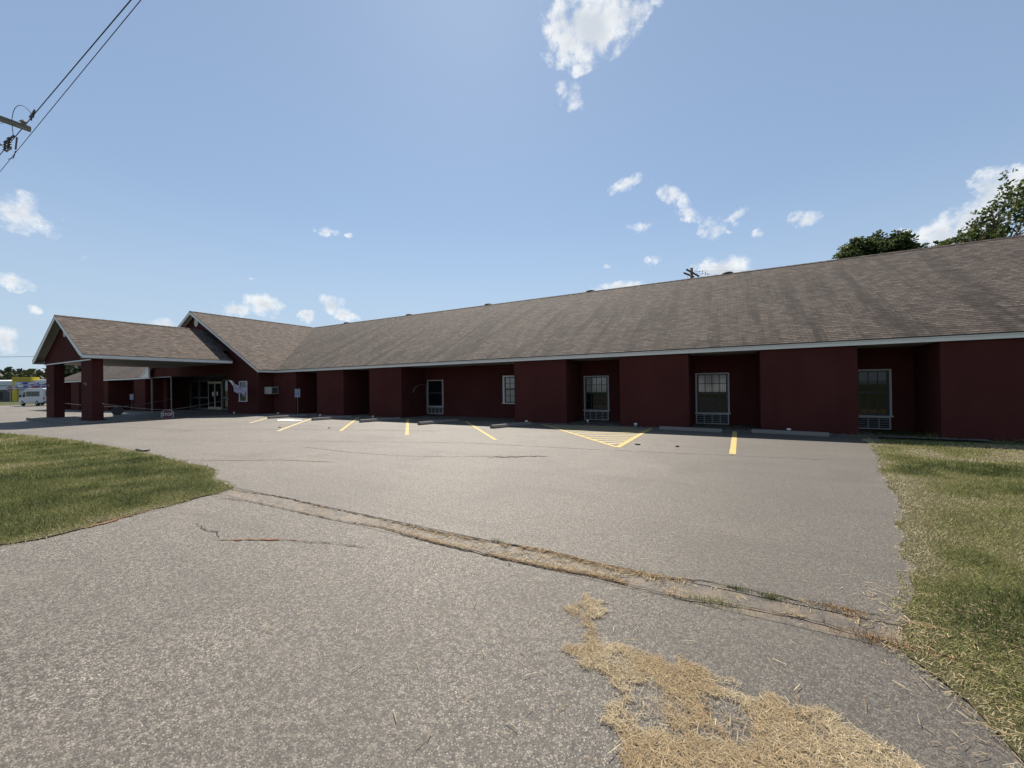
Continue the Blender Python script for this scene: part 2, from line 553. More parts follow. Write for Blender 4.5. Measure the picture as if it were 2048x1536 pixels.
# --- shingles (UV in metres: u along the eave, v up the slope)
def shingles(name, streak):
    mm = mat(name, rough=0.95, spec=0.2)
    n = NT(mm)
    uv = n.uvc()
    br = n.new('ShaderNodeTexBrick')
    br.offset = 0.37
    br.offset_frequency = 2
    br.squash = 1.0
    br.inputs['Scale'].default_value = 1.0
    br.inputs['Brick Width'].default_value = 0.23
    br.inputs['Row Height'].default_value = 0.135
    br.inputs['Mortar Size'].default_value = 0.011
    br.inputs['Mortar Smooth'].default_value = 0.25
    br.inputs['Bias'].default_value = 0.0
    br.inputs['Color1'].default_value = (0, 0, 0, 1)
    br.inputs['Color2'].default_value = (1, 1, 1, 1)
    br.inputs['Mortar'].default_value = (0.5, 0.5, 0.5, 1)
    # rows wander slightly
    wob = n.noise(n.mapping(uv, (0.6, 0.25, 1)), 1.0, 3)
    cx = n.new('ShaderNodeCombineXYZ')
    n.link(n.m('MULTIPLY', wob, 0.05), cx.inputs[1])
    va = n.new('ShaderNodeVectorMath', operation='ADD')
    n.link(uv, va.inputs[0])
    n.link(cx.outputs[0], va.inputs[1])
    n.link(va.outputs[0], br.inputs['Vector'])
    tabs = n.sep(br.outputs['Color'])[0]
    c = n.ramp(tabs, [(0.0, (0.105, 0.085, 0.072)), (0.3, (0.170, 0.135, 0.112)), (0.55, (0.215, 0.170, 0.142)), (0.8, (0.265, 0.213, 0.178)), (1.0, (0.34, 0.280, 0.235))])
    grit = n.noise(uv, 22, 5, 0.85)
    c = n.mix(n.rng(grit, 0.42, 0.68, 0, 0.6), c, (0.06, 0.052, 0.047))
    c = n.mix(n.m('MULTIPLY', br.outputs['Fac'], 0.75), c, (0.035, 0.029, 0.026))  # tab joints, with row shadow lines painted in
    patch = n.noise(n.mapping(uv, (0.35, 0.6, 1)), 1.0, 5, 0.6)
    c = n.mix(n.rng(patch, 0.35, 0.7, 0, 0.22), c, (0.12, 0.11, 0.10))
    if streak:
        st = n.noise(n.mapping(uv, (1.5, 0.13, 1), loc=(2.3, 0, 0)), 1.0, 9, 0.68)
        sx = n.new('ShaderNodeSeparateXYZ')
        n.link(uv, sx.inputs[0])
        low = n.rng(sx.outputs['Y'], 0.5, 8.5, 1.0, 0.5, False)
        blot = n.noise(n.mapping(uv, (0.16, 0.2, 1), loc=(5, 1, 0)), 1.0, 3)
        s = n.m('MULTIPLY', n.rng(st, 0.46, 0.60), n.rng(blot, 0.34, 0.5, 0.4, 1.0))
        s = n.m('MULTIPLY', s, low)
        c = n.mix(n.m('MULTIPLY', s, streak), c, (0.34, 0.35, 0.35), 'MULTIPLY')
        c = n.mix(n.m('MULTIPLY', low, 0.5), c, (0.66, 0.66, 0.66), 'MULTIPLY')
    cy_ = n.new('ShaderNodeSeparateXYZ')
    n.link(va.outputs[0], cy_.inputs[0])
    fr_ = n.m('FRACT', n.m('MULTIPLY', cy_.outputs['Y'], 1 / 0.135))
    butt_shade_var = n.noise(n.mapping(uv, (5, 7.4, 1)), 1.0, 2)
    gap = n.m('MULTIPLY', n.rng(fr_, 0.48, 0.70), n.rng(butt_shade_var, 0.25, 0.6, 0.35, 1.0))
    c = n.mix(n.m('MULTIPLY', gap, 0.92), c, (0.022, 0.018, 0.016))  # unlit butt edges painted as a dark line along each course
    c = n.mix(1.0, c, ((0.60, 0.578, 0.552) if streak else (0.66, 0.634, 0.60)), 'MULTIPLY')
    n.color(c)
    # each course rises to its lower edge
    sy = n.new('ShaderNodeSeparateXYZ')
    n.link(va.outputs[0], sy.inputs[0])
    saw = n.m('FRACT', n.m('MULTIPLY', sy.outputs['Y'], 1 / 0.135))
    h = n.m('ADD', n.m('MULTIPLY', saw, -1.0), n.m('MULTIPLY', tabs, 0.5))
    n.bump(h, 0.75, 0.012)
    return mm


M['shingle'] = shingles('shingle_roofing_streaked', 0.95)
M['shingle_clean'] = shingles('shingle_roofing', 0.0)

# --- grass-like strands coloured per blade
def strands(name, rough=0.85, transl=0.25):
    mm = mat(name, rough=rough, spec=0.25)
    n = NT(mm)
    at = n.new('ShaderNodeAttribute', attribute_name='tint')
    n.color(at.outputs['Color'])
    if transl:
        tr = n.new('ShaderNodeBsdfTranslucent')
        n.link(at.outputs['Color'], tr.inputs['Color'])
        ms = n.new('ShaderNodeMixShader')
        ms.inputs[0].default_value = transl
        n.link(n.b.outputs[0], ms.inputs[1])
        n.link(tr.outputs[0], ms.inputs[2])
        n.link(ms.outputs[0], n.t.nodes['Material Output'].inputs['Surface'])
    return mm


M['strand'] = strands('grass_blades')
M['straw'] = strands('dry_straw', 0.8, 0.1)
M['leaf'] = strands('tree_leaves', 0.6, 0.45)
M['soil'] = mat('lawn_thatch', rough=0.95, spec=0.1)
n = NT(M['soil'])
o_ = n.obj()
a_ = n.noise(o_, 34, 6, 0.75)
c_ = n.ramp(a_, [(0.25, (0.0299, 0.0284, 0.0134)), (0.5, (0.0672, 0.0642, 0.0284)), (0.72, (0.1345, 0.1158, 0.0598))])
n.color(n.mix(n.rng(n.noise(o_, 0.8, 5), 0.4, 0.7, 0, 0.5), c_, (0.0971, 0.0934, 0.0359)))
n.bump(a_, 0.8, 0.03)
M['field'] = mat('far_grass', rough=0.95, spec=0.1)
n = NT(M['field'])
o_ = n.obj()
n.color(n.ramp(n.noise(o_, 0.25, 8, 0.7), [(0.3, (0.0374, 0.0486, 0.0164)), (0.6, (0.0747, 0.0807, 0.0321)), (0.8, (0.1120, 0.0934, 0.0448))]))
M['yellow'] = mat('worn_yellow_paint', rough=0.8)
n = NT(M['yellow'])
o_ = n.obj()
c_ = n.mix(n.rng(n.noise(o_, 7, 5, 0.7), 0.35, 0.7), (0.4034, 0.2839, 0.0635), (0.4631, 0.3586, 0.1419))
chips = n.rng(n.noise(o_, 60, 4, 0.85), 0.54, 0.64)
n.color(n.mix(n.m('MULTIPLY', chips, 0.75), c_, (0.1494, 0.1270, 0.0971)))
M['oldyellow'] = mat('faded_yellow_paint', rough=0.85)
n = NT(M['oldyellow'])
o_ = n.obj()
chips = n.rng(n.noise(o_, 45, 4, 0.8), 0.58, 0.68)
n.color(n.mix(n.m('MULTIPLY', chips, 0.8), (0.4930, 0.4034, 0.1867), (0.1793, 0.1494, 0.1120)))
M['crack'] = mat('crack_dirt', (0.0336, 0.0276, 0.0224), 1.0)
M['rust'] = mat('reddish_dirt', (0.1569, 0.0747, 0.0336), 1.0)
M['stopcrete'] = mat('wheel_stop_concrete', (0.1606, 0.1419, 0.1233), 0.9)
M['lampwhite'] = mat('dusty_lamp_glass', (0.25, 0.24, 0.22), 0.5)
M['concrete'] = mat('old_concrete', rough=0.9)
n = NT(M['concrete'])
n.color(n.ramp(n.noise(n.obj(), 9, 8, 0.7), [(0.3, (0.0747, 0.0695, 0.0598)), (0.6, (0.1643, 0.1494, 0.1307)), (0.8, (0.2241, 0.2092, 0.1830))]))
n.bump(n.noise(n.obj(), 60, 5, 0.7), 0.4, 0.006)


# ================================================================ ground
def sm01(t):
    t = max(0.0, min(1.0, t))
    return t * t * (3 - 2 * t)


def gz(x, y=0.0):
    return -0.45 * sm01((-x - 22.0) / 42.0)


def sheet(name, outline, z, mt, step=None, kind='structure', ragged=0.0, seed=1, sub=0.25):
    """flat polygon laid on the terrain; long edges are subdivided (and made ragged)"""
    rnd = random.Random(seed)
    pts = []
    for i, p in enumerate(outline):
        q = outline[(i + 1) % len(outline)]
        L = math.hypot(q[0] - p[0], q[1] - p[1])
        k = max(1, int(L / sub)) if ragged else 1
        for j in range(k):
            t = j / k
            x, y = p[0] + (q[0] - p[0]) * t, p[1] + (q[1] - p[1]) * t
            if ragged and j: x += rnd.uniform(-ragged, ragged); y += rnd.uniform(-ragged, ragged)
            pts.append((x, y, 0))
    bm = bmesh.new()
    f = bm.faces.new([bm.verts.new(p) for p in pts])
    if f.normal.z < 0 or True:
        bm.normal_update()
        if f.normal.z < 0: f.normal_flip()
    xs = [p[0] for p in pts]
    x = -21.0
    while x > max(min(xs), -66):
        if x < max(xs):
            bmesh.ops.bisect_plane(bm, geom=bm.verts[:] + bm.edges[:] + bm.faces[:], plane_co=(x, 0, 0), plane_no=(1, 0, 0))
        x -= 3.0
    bmesh.ops.triangulate(bm, faces=bm.faces[:])
    for v in bm.verts: v.co.z = gz(v.co.x) + z
    me = bpy.data.meshes.new(name)
    bm.to_mesh(me)
    bm.free()
    me.materials.append(mt)
    o = bpy.data.objects.new(name, me)
    col.objects.link(o)
    if kind: o['kind'] = kind
    return o


sheet('ground', [(-700, -300), (500, -300), (500, 700), (-700, 700)], -0.03, M['field'])
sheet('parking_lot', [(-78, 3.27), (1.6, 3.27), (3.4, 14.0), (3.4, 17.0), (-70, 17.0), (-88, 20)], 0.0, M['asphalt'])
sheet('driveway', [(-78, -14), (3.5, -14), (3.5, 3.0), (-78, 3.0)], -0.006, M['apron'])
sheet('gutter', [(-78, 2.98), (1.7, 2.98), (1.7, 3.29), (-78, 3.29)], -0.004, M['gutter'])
sheet('street', [(-96, 8), (-76, 4), (-80, 20), (-76, 36), (-96, 40)], -0.02, M['concrete'])

# seam between drive and lot: a dark ragged crack each side of the dirty strip
def ribbon(name, pts, w, z, mt, seed=3, jit=0.012, kind='structure'):
    rnd = random.Random(seed)
    P = []
    for (a, b) in zip(pts[:-1], pts[1:]):
        L = math.hypot(b[0] - a[0], b[1] - a[1])
        k = max(1, int(L / 0.05))
        for j in range(k):
            t = j / k
            P.append((a[0] + (b[0] - a[0]) * t, a[1] + (b[1] - a[1]) * t))
    P.append(pts[-1])
    mb = MB()
    prev = None
    for i, p in enumerate(P):
        q = P[min(i + 1, len(P) - 1)]
        r = P[max(i - 1, 0)]
        d = Vector((q[0] - r[0], q[1] - r[1], 0)).normalized()
        nn = Vector((-d.y, d.x, 0))
        taper = min(1, i / 6 + 0.15, (len(P) - 1 - i) / 6 + 0.15)
        c = Vector((p[0], p[1], 0)) + nn * rnd.uniform(-jit, jit)
        ww = w * taper * rnd.uniform(0.35, 1.3)
        a, b = c + nn * ww / 2, c - nn * ww / 2
        a.z = b.z = gz(p[0]) + z
        if prev: mb.poly([prev[1], b, a, prev[0]])
        prev = (a, b)
    o = mb.build(name, mt)
    if kind: o['kind'] = kind
    return o


top_seam = [(-6.67, 3.17), (-5.52, 3.28), (-4.51, 3.25), (-3.7, 3.25), (-2.85, 3.22), (-2.16, 3.23), (-1.51, 3.31), (-0.98, 3.26), (-0.58, 3.26), (-0.23, 3.32), (0.1, 3.34), (0.39, 3.34), (0.66, 3.36), (0.95, 3.35)]
low_seam = [(-6.24, 2.87), (-5.65, 2.95), (-4.8, 2.97), (-4.05, 2.98), (-3.31, 3.04), (-2.65, 2.99), (-2.1, 2.98), (-1.69, 2.98), (-1.24, 3.0), (-0.91, 3.03), (-0.57, 3.01), (-0.27, 3.0), (0.09, 3.08), (0.36, 3.09), (0.6, 3.06), (0.9, 2.98)]
ribbon('pavement_crack', top_seam[:9], 0.020, 0.006, M['crack'], 5)
ribbon('pavement_crack', top_seam[8:], 0.014, 0.006, M['crack'], 25, 0.02)
ribbon('pavement_crack', low_seam, 0.012, 0.007, M['crack'], 6)
ribbon('pavement_crack', [(-9.79, 6.35), (-7.76, 6.25), (-6.34, 6.4), (-5.26, 6.76), (-3.91, 7.5)], 0.016, 0.004, M['crack'], 7)
ribbon('pavement_crack', [(-4.5, 7.05), (-3.85, 7.45), (-3.4, 7.7)], 0.07, 0.005, M['crack'], 8, 0.06)
ribbon('pavement_crack', [(-5.31, 2.21), (-4.95, 2.13), (-4.78, 2.17), (-4.52, 2.07)], 0.014, 0.002, M['crack'], 9)
ribbon('pavement_crack', [(-4.55, 2.03), (-4.14, 2.25), (-3.76, 2.43)], 0.03, 0.002, M['rust'], 10)
ribbon('pavement_crack', [(-3.9, 2.36), (-3.55, 2.47), (-3.33, 2.55), (-2.9, 2.62)], 0.012, 0.003, M['crack'], 11)
ribbon('pavement_crack', [(-10.6, 3.95), (-9.2, 4.5), (-8.4, 4.95), (-7.0, 5.3)], 0.03, 0.004, M['rust'], 12)
ribbon('pavement_crack', [(-6.45, 2.3), (-6.25, 1.6), (-6.4, 0.9), (-6.5, 0.4)], 0.06, 0.004, M['rust'], 13, 0.03)
ribbon('pavement_crack', [(-14, 5.6), (-10, 7.3), (-6.2, 8.6), (-2.2, 9.0), (1.8, 9.6)], 0.018, 0.004, M['crack'], 14, 0.03)
ribbon('pavement_crack', [(-22, 6.6), (-18, 7.2), (-13, 9.2), (-8.5, 10.6)], 0.03, 0.004, M['crack'], 15, 0.04)

# parking markings
def stripe(a, b, w, mt, z=0.005):
    return ribbon('parking_line', [a, b], w, z, mt, seed=int(abs(a[0] * 100)), jit=0.004)


def line(a, b, w, mt, z=0.005):
    a, b = Vector((*a, 0)), Vector((*b, 0))
    d = (b - a).normalized()
    nn = Vector((-d.y, d.x, 0)) * w / 2
    rnd = random.Random(int(abs(a.x * 71 + b.y * 13)))
    k = max(4, int((b - a).length / 0.12))
    mb = MB()
    prev = None
    for i in range(k + 1):
        c = a.lerp(b, i / k)
        p, q = c + nn * rnd.uniform(0.9, 1.05), c - nn * rnd.uniform(0.9, 1.05)
        p.z = q.z = gz(c.x) + z
        if prev: mb.poly([prev[1], q, p, prev[0]])
        prev = (p, q)
    o = mb.build('parking_line', mt)
    o['kind'] = 'structure'


line((-18.71, 9.81), (-21.2, 12.1), 0.10, M['oldyellow'])
line((-14.13, 8.35), (-18.3, 12.5), 0.11, M['oldyellow'])
line((-11.94, 9.23), (-16.48, 13.8), 0.12, M['yellow'])
line((-8.9, 9.29), (-13.3, 13.95), 0.115, M['yellow'])
line((-5.74, 9.41), (-9.95, 13.9), 0.11, M['yellow'])
line((-2.38, 9.45), (-6.5, 14.05), 0.11, M['yellow'])
line((-2.38, 9.42), (-2.38, 14.1), 0.14, M['yellow'], 0.0065)
line((0.0, 9.52), (0.08, 14.2), 0.125, M['yellow'])
for k in range(13):                                   # hatching of the access aisle
    y = 9.95 + k * 0.34
    x0 = -2.38 - (y - 9.45) * 0.895
    y2 = y + 0.12 * ( -2.38 - x0)
    line((x0 + 0.05, y - 0.1), (-2.45, min(y2 + 0.25, 14.05)), 0.105, M['oldyellow'], 0.0035)
# worn white wheelchair symbol, now just a pale smear
sheet('parking_symbol', [(-19.2, 11.3), (-18.7, 11.05), (-18.3, 11.3), (-17.9, 11.15), (-17.6, 11.5), (-17.9, 11.8), (-18.3, 11.6), (-18.7, 11.85), (-19.1, 11.6)], 0.005, M['signwhite'], ragged=0.08, sub=0.12)
sheet('doorway_slab', [(-24.6, 12.2), (-24.2, 14.0), (-22.6, 14.3), (5.5, 14.3), (5.5, 13.95), (-22.3, 13.8), (-22.9, 12.6)], 0.008, M['concrete'], ragged=0.03)
sheet('entry_floor', [(-40.5, 12.9), (-27.9, 12.9), (-27.9, 16.5), (-40.5, 16.5)], 0.012, M['concrete'])


# ================================================================ the motel building
B = empty('motel_building', (-24.94, 13.6, 0))
tag(B, 'long low dark red motel building with brown shingle roof, recessed windows and a gabled entry', 'building')
BINV = Matrix.Translation((24.94, -13.6, 0))


def part(mb, name, mt, parent=None, bevel=0):
    """part in world coordinates under the building"""
    o = mb.build(name, mt, None, bevel)
    p = parent or B
    o.parent = p
    if p is B: o.matrix_parent_inverse = BINV
    return o


WY = 14.4        # face of the projecting wall panels
RY = 16.1        # face of the recessed walls
EZ = 2.49        # soffit height
SL = 0.518       # roof slope
RIDGE_Y, RIDGE_Z = 22.5, 6.91
GX = -32.46      # ridge of the cross gable
LOWZ = -0.9

panels = [(-24.8, -22.54), (-20.6, -18.35), (-16.35, -14.13), (-7.84, -5.56), (-3.52, -1.24), (0.78, 3.1), (4.75, 7.1), (9.3, 11.6), (13.8, 16.0)]
lpanels = [(-66.8, -64.4), (-61.7, -59.3), (-57.0, -54.6), (-53.6, -51.4), (-45.56, -43.3)]
for (x0, x1) in panels + lpanels:
    mb = MB()
    mb.box(x0, x1, WY, RY + 0.15, LOWZ, EZ + 0.05)
    part(mb, 'wall_panel', M['red'], bevel=0.012)
mb = MB()
mb.box(-24.8, 16.0, RY, RY + 0.2, LOWZ, EZ + 0.05)
mb.box(-66.7, -40.8, RY, RY + 0.2, LOWZ, EZ + 0.05)
mb.box(15.9, 16.1, RY + .2, 30.7, LOWZ, EZ)
mb.box(-66.8, -66.6, RY + .2, 30.7, LOWZ, EZ)
mb.box(-66.8, 16.1, 30.5, 30.7, LOWZ, EZ)
part(mb, 'recessed_wall', M['red'])
# end gables of the wings
for x in (15.95, -66.85):
    mb = MB()
    mb.prism([(x, 14.6, EZ), (x, 30.4, EZ), (x, 22.5, 6.6)], (0.12, 0, 0))
    part(mb, 'gable_end', M['red'])


# ---- roofs
def roof_poly(mb, pts, along, thick=0.03):
    """pts on the slope; UV u along the eave axis (0=x,1=y), v up the slope"""
    s = math.sin(math.atan(SL))
    uvs = [(p[along], (p[2] - 2.66) / s) for p in pts]
    mb.poly(pts, uvs)
    low = [(p[0], p[1], p[2] - thick) for p in pts][::-1]
    mb.poly(low, uvs[::-1])
    for i in range(len(pts)):
        a, b = pts[i], pts[(i + 1) % len(pts)]
        mb.poly([(a[0], a[1], a[2] - thick), (b[0], b[1], b[2] - thick), b, a], [(0, 0)] * 4)


EY, EX = 14.27, -24.27        # eave lines (roof edge laps over the fascia)
ez = RIDGE_Z - SL * (RIDGE_Y - EY)
mirror_ex = 2 * GX - EX
mb = MB()
roof_poly(mb, [(EX, EY, ez), (16.4, EY, ez), (16.4, RIDGE_Y, RIDGE_Z), (GX, RIDGE_Y, RIDGE_Z)], 0)
roof_poly(mb, [(-67.3, EY, ez), (mirror_ex, EY, ez), (GX, RIDGE_Y, RIDGE_Z), (-67.3, RIDGE_Y, RIDGE_Z)], 0)
roof_poly(mb, [(16.4, RIDGE_Y + (RIDGE_Y - EY), ez), (-67.3, RIDGE_Y + (RIDGE_Y - EY), ez), (-67.3, RIDGE_Y, RIDGE_Z), (16.4, RIDGE_Y, RIDGE_Z)], 0)
# ridge cap
mb2 = MB()
for (a, b) in (((-67.3, RIDGE_Y), (16.4, RIDGE_Y)),):
    x = a[0]
    while x < b[0]:
        for sgn in (-1, 1):
            mb2.poly([(x, RIDGE_Y, RIDGE_Z + .022), (min(x + .3, b[0]), RIDGE_Y, RIDGE_Z + .014), (min(x + .3, b[0]), RIDGE_Y + sgn * .15, RIDGE_Z - .15 * SL + .012), (x, RIDGE_Y + sgn * .15, RIDGE_Z - .15 * SL + .02)], [(x, 3), (x + .3, 3), (x + .3, 3.1), (x, 3.1)])
        x += .3
roof_main = part(mb, 'roof', M['shingle'])
GY = 13.2         # front edge of the big gable roof
mb = MB()
gs = (RIDGE_Z - ez) / (EX - GX)
roof_poly(mb, [(EX, GY, ez), (EX, EY, ez), (GX, RIDGE_Y, RIDGE_Z), (GX, GY, RIDGE_Z)], 1)
roof_poly(mb, [(mirror_ex, EY, ez), (mirror_ex, GY, ez), (GX, GY, RIDGE_Z), (GX, RIDGE_Y, RIDGE_Z)], 1)
y = GY
while y < RIDGE_Y - .3:
    for sgn in (-1, 1):
        mb2.poly([(GX, y, RIDGE_Z + .022), (GX, y + .3, RIDGE_Z + .014), (GX + sgn * .15, y + .3, RIDGE_Z - .15 * SL + .012), (GX + sgn * .15, y, RIDGE_Z - .15 * SL + .02)], [(y, 3), (y + .3, 3), (y + .3, 3.1), (y, 3.1)])
    y += .3
roof_gable = part(mb, 'gable_roof', M['shingle_clean'])
part(mb2, 'ridge_cap', M['shingle_clean'], roof_main)

# ---- eaves: fascia boards and soffits
FZ = 0.175
mb = MB()
mb.box(-24.3, 16.38, 14.3, 14.325, EZ, ez - 0.032)
mb.box(-67.3, 2 * GX + 24.3, 14.3, 14.325, EZ, ez - 0.032)
mb.box(-24.325, -24.3, GY + 0.02, 14.325, EZ, ez - 0.032)
mb.box(2 * GX + 24.3, 2 * GX + 24.325, GY + 0.02, 14.325, EZ, ez - 0.032)
mb.box(-24.3, 16.38, 30.68, 30.7, EZ, ez - 0.032)
part(mb, 'fascia', M['white'])
mb = MB()
# drip edge, thin and darker line above the fascia
mb.box(-24.27, 16.38, 14.275, 14.299, ez - 0.062, ez - 0.031)
part(mb, 'drip_edge', M['frame'])
mb = MB()
mb.box(-24.2, 16.3, 14.327, RY - .003, EZ, EZ + 0.02)
mb.box(-67.2, mirror_ex, 14.327, RY - .003, EZ, EZ + 0.02)
part(mb, 'soffit', M['soffit'])


def rake(y0, y1, xc, zr, half, slope, drop, name, side=(1, 1), left_ext=None):
    mb = MB()
    for sgn in (-1, 1):
        xe = xc + sgn * half
        ze = zr - slope * half
        # sloped bargeboard
        mb.prism([(xc, y0, zr - 0.033), (xe, y0, ze - 0.033), (xe, y0, ze - 0.033 - drop), (xc, y0, zr - 0.033 - drop * 1.1)], (0, y1 - y0, 0))
    return part(mb, name, M['white'])


rake(GY + 0.005, GY + 0.035, GX, RIDGE_Z, GX * -1 + EX - 0.02, SL, 0.17, 'bargeboard')
# sloped soffit between bargeboard and gable wall
mb = MB()
for sgn in (-1, 1):
    xe = GX + sgn * (EX - GX)
    mb.prism([(GX, GY + 0.036, RIDGE_Z - 0.06), (xe, GY + 0.036, ez - 0.06), (xe, GY + 0.036, ez - 0.08), (GX, GY + 0.036, RIDGE_Z - 0.08)], (0, 0.36, 0))
# boxed eave return on the left foot of the gable
mb.prism([(mirror_ex, GY + .04, EZ), (mirror_ex + 1.45, GY + .04, EZ), (mirror_ex + 1.45, GY + .04, EZ + .75), (mirror_ex + .08, GY + .04, EZ + .1)], (0, 0.1, 0))
part(mb, 'rake_soffit', M['white'])

# ---- big gable wall with the entry opening
GW = 13.6
mb = MB()
outline = [(-39.6, GW, EZ + .02), (-28.47, GW, EZ + .02), (-28.47, GW, LOWZ), (-24.94, GW, LOWZ), (-24.94, GW, 2.84), (GX, GW, RIDGE_Z - 0.15), (-39.6, GW, 3.06)]
mb.prism(outline, (0, 0.25, 0))
gw = part(mb, 'gable_wall', M['red'])
mb = MB()
mb.box(-25.14, -24.94, GW + .25, WY + 1.5, LOWZ, EZ + 0.03)      # return wall facing the lot
part(mb, 'side_wall', M['red'])
mb = MB()
mb.box(-28.67, -28.47, GW + .25, 16.6, LOWZ, EZ + .3)
part(mb, 'side_wall', M['red'])
mb = MB()
mb.box(-40.8, -40.6, GW + .3, 17.0, LOWZ, EZ + .3)
part(mb, 'side_wall', M['red'])
mb = MB()
mb.box(-41.2, -39.9, 14.62, 14.8, LOWZ, EZ)
part(mb, 'wall_panel', M['red'])
mb = MB()
mb.box(-40.6, -28.67, GW + .25, 16.6, EZ + .06, EZ + .1)
part(mb, 'porch_ceiling', M['dim_frame'])
# thin pale corner posts and header trim of the opening
mb = MB()
mb.box(-39.62, -39.54, GW - .03, GW + .03, -0.6, EZ)
mb.box(-39.62, -36.3, GW - .035, GW - .005, EZ - .02, EZ + .04)
part(mb, 'opening_trim', M['dim_frame'])
mb = MB()
mb.box(-36.45, -36.36, GW + 0.0, GW + .06, -0.6, EZ)
part(mb, 'post', M['dim_frame'])

# ---- storefront and double door inside the entry
SY = 16.5
SFT = 2.25
sf = MB()
for x in (-40.55, -39.0, -37.42, -35.2, -33.4, -31.5, -29.8, -28.72):
    sf.box(x - .04, x + .04, SY - .05, SY + .03, -.4, SFT)
for (a, b) in ((-40.5, -37.42), (-35.2, -28.7)):
    sf.box(a, b, SY - .045, SY + .02, 0.80, 0.90)
    sf.box(a, b, SY - .045, SY + .02, SFT - .06, SFT)
    sf.box(a, b, SY - .045, SY + .02, -0.12, 0.0)
part(sf, 'storefront_frame', M['dim_frame'])
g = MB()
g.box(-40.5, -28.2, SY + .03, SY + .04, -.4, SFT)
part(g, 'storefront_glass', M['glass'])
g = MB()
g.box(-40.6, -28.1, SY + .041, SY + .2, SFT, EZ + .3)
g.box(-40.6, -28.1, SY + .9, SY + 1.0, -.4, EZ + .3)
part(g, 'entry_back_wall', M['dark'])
for (a, b) in ((-37.36, -36.32), (-36.29, -35.26)):
    d = MB()
    for x0, x1, z0, z1 in ((a, a + .07, -.09, 2.06), (b - .07, b, -.09, 2.06), (a + .07, b - .07, 1.97, 2.06), (a + .07, b - .07, -.09, .12)):
        d.box(x0, x1, SY - .10, SY - .04, z0, z1)
    dd = part(d, 'door', M['door_frame'])
    d = MB()
    d.box(a + .07, b - .07, SY - .075, SY - .07, .12, 1.97)
    part(d, 'glass_pane', M['glass'], dd)
    d = MB()
    hx = b - .12 if b < -36 else a + .12
    d.tube([(hx, SY - .13, .85), (hx, SY - .16, .88), (hx, SY - .16, 1.15), (hx, SY - .13, 1.18)], .014, 6)
    part(d, 'handle', M['metal'], dd)
d = MB()
d.box(-37.42, -35.2, SY - .11, SY - .035, 2.065, 2.16)
part(d, 'door_header', M['door_frame'])
for q in ((-36.75, -36.5, .98, 1.32), (-36.05, -35.88, 1.02, 1.34)):
    d = MB()
    d.box(q[0], q[1], SY - .08, SY - .076, q[2], q[3])
    part(d, 'door_notice', M['signwhite'])


# ---- windows
M['wframe'] = mat('weathered_window_frame', (0.44, 0.43, 0.41), 0.5)
def window(x0, x1, z0, z1, y, nx, nz, panes, fw=0.055, grille=True, fmat='wframe', label=None, thick=None):
    """double-hung sash window on a wall that faces -Y; panes = (upper material, lower material)"""
    f = MB()
    t = thick or fw
    f.box(x0, x0 + t, y - .05, y + .01, z0, z1)
    f.box(x1 - t, x1, y - .05, y + .01, z0, z1)
    f.box(x0 + t, x1 - t, y - .05, y + .01, z1 - t * .8, z1)
    f.box(x0 - .03, x1 + .03, y - .075, y + .01, z0 - .045, z0)
    w = part(f, 'window', M[fmat], bevel=.004)
    if label: w['label'] = label
    zm = (z0 + z1) / 2
    s = MB()
    a, b = x0 + t, x1 - t
    lo, hi = z0 + .0, z1 - t * .8
    s.box(a, b, y - .034, y - .004, lo, lo + .045)
    s.box(a, b, y - .034, y - .004, zm - .03, zm + .03)
    s.box(a, b, y - .034, y - .004, hi - .035, hi)
    s.box(a, a + .055, y - .034, y - .004, lo + .045, zm - .03)
    s.box(b - .055, b, y - .034, y - .004, lo + .045, zm - .03)
    s.box(a, a + .055, y - .034, y - .004, zm + .03, hi - .035)
    s.box(b - .055, b, y - .034, y - .004, zm + .03, hi - .035)
    part(s, 'sash', M['muntin'], w)
    for zz0, zz1, pm in ((zm + .03, hi - .035, panes[0]), (lo + .045, zm - .03, panes[1])):
        p = MB()
        p.box(a + .04, b - .04, y - .02, y - .012, zz0, zz1)
        part(p, 'pane', M[pm], w)
        mu = MB()
        for k in range(1, nx):
            xx = a + .04 + (b - a - .08) * k / nx
            mu.box(xx - .013, xx + .013, y - .027, y - .0205, zz0, zz1)
        for k in range(1, nz):
            zz = zz0 + (zz1 - zz0) * k / nz
            mu.box(a + .04, b - .04, y - .0285, y - .0215, zz - .012, zz + .012)
        part(mu, 'muntin', M['muntin'], w)
    if grille:
        g = MB()
        gx0, gx1, gz0, gz1 = x0 + .02, x1 - .05, z0 - .40, z0 - .055
        g.box(gx0, gx1, y - .02, y + .005, gz0, gz1)
        ac = part(g, 'air_conditioner_grille', M['dark'])
        r = MB()
        for (p, q, s0, s1) in ((gx0 - .02, gx1 + .02, gz1 - .02, gz1 + .008), (gx0 - .02, gx1 + .02, gz0 - .015, gz0 + .015), (gx0 - .02, gx0 + .012, gz0 + .015, gz1 - .02), (gx1 - .012, gx1 + .02, gz0 + .015, gz1 - .02)):
            r.box(p, q, y - .045, y + .004, s0, s1)
        for k in range(1, 4):
            xx = gx0 + (gx1 - gx0) * k / 4
            r.box(xx - .007, xx + .007, y - .036, y - .021, gz0 + .015, gz1 - .02)
        for k in range(1, 5):
            zz = gz0 + (gz1 - gz0) * k / 5
            r.box(gx0 + .012, gx1 - .012, y - .034, y - .0215, zz - .004, zz + .004)
        part(r, 'grille_frame', M['wframe'], ac)
    return w


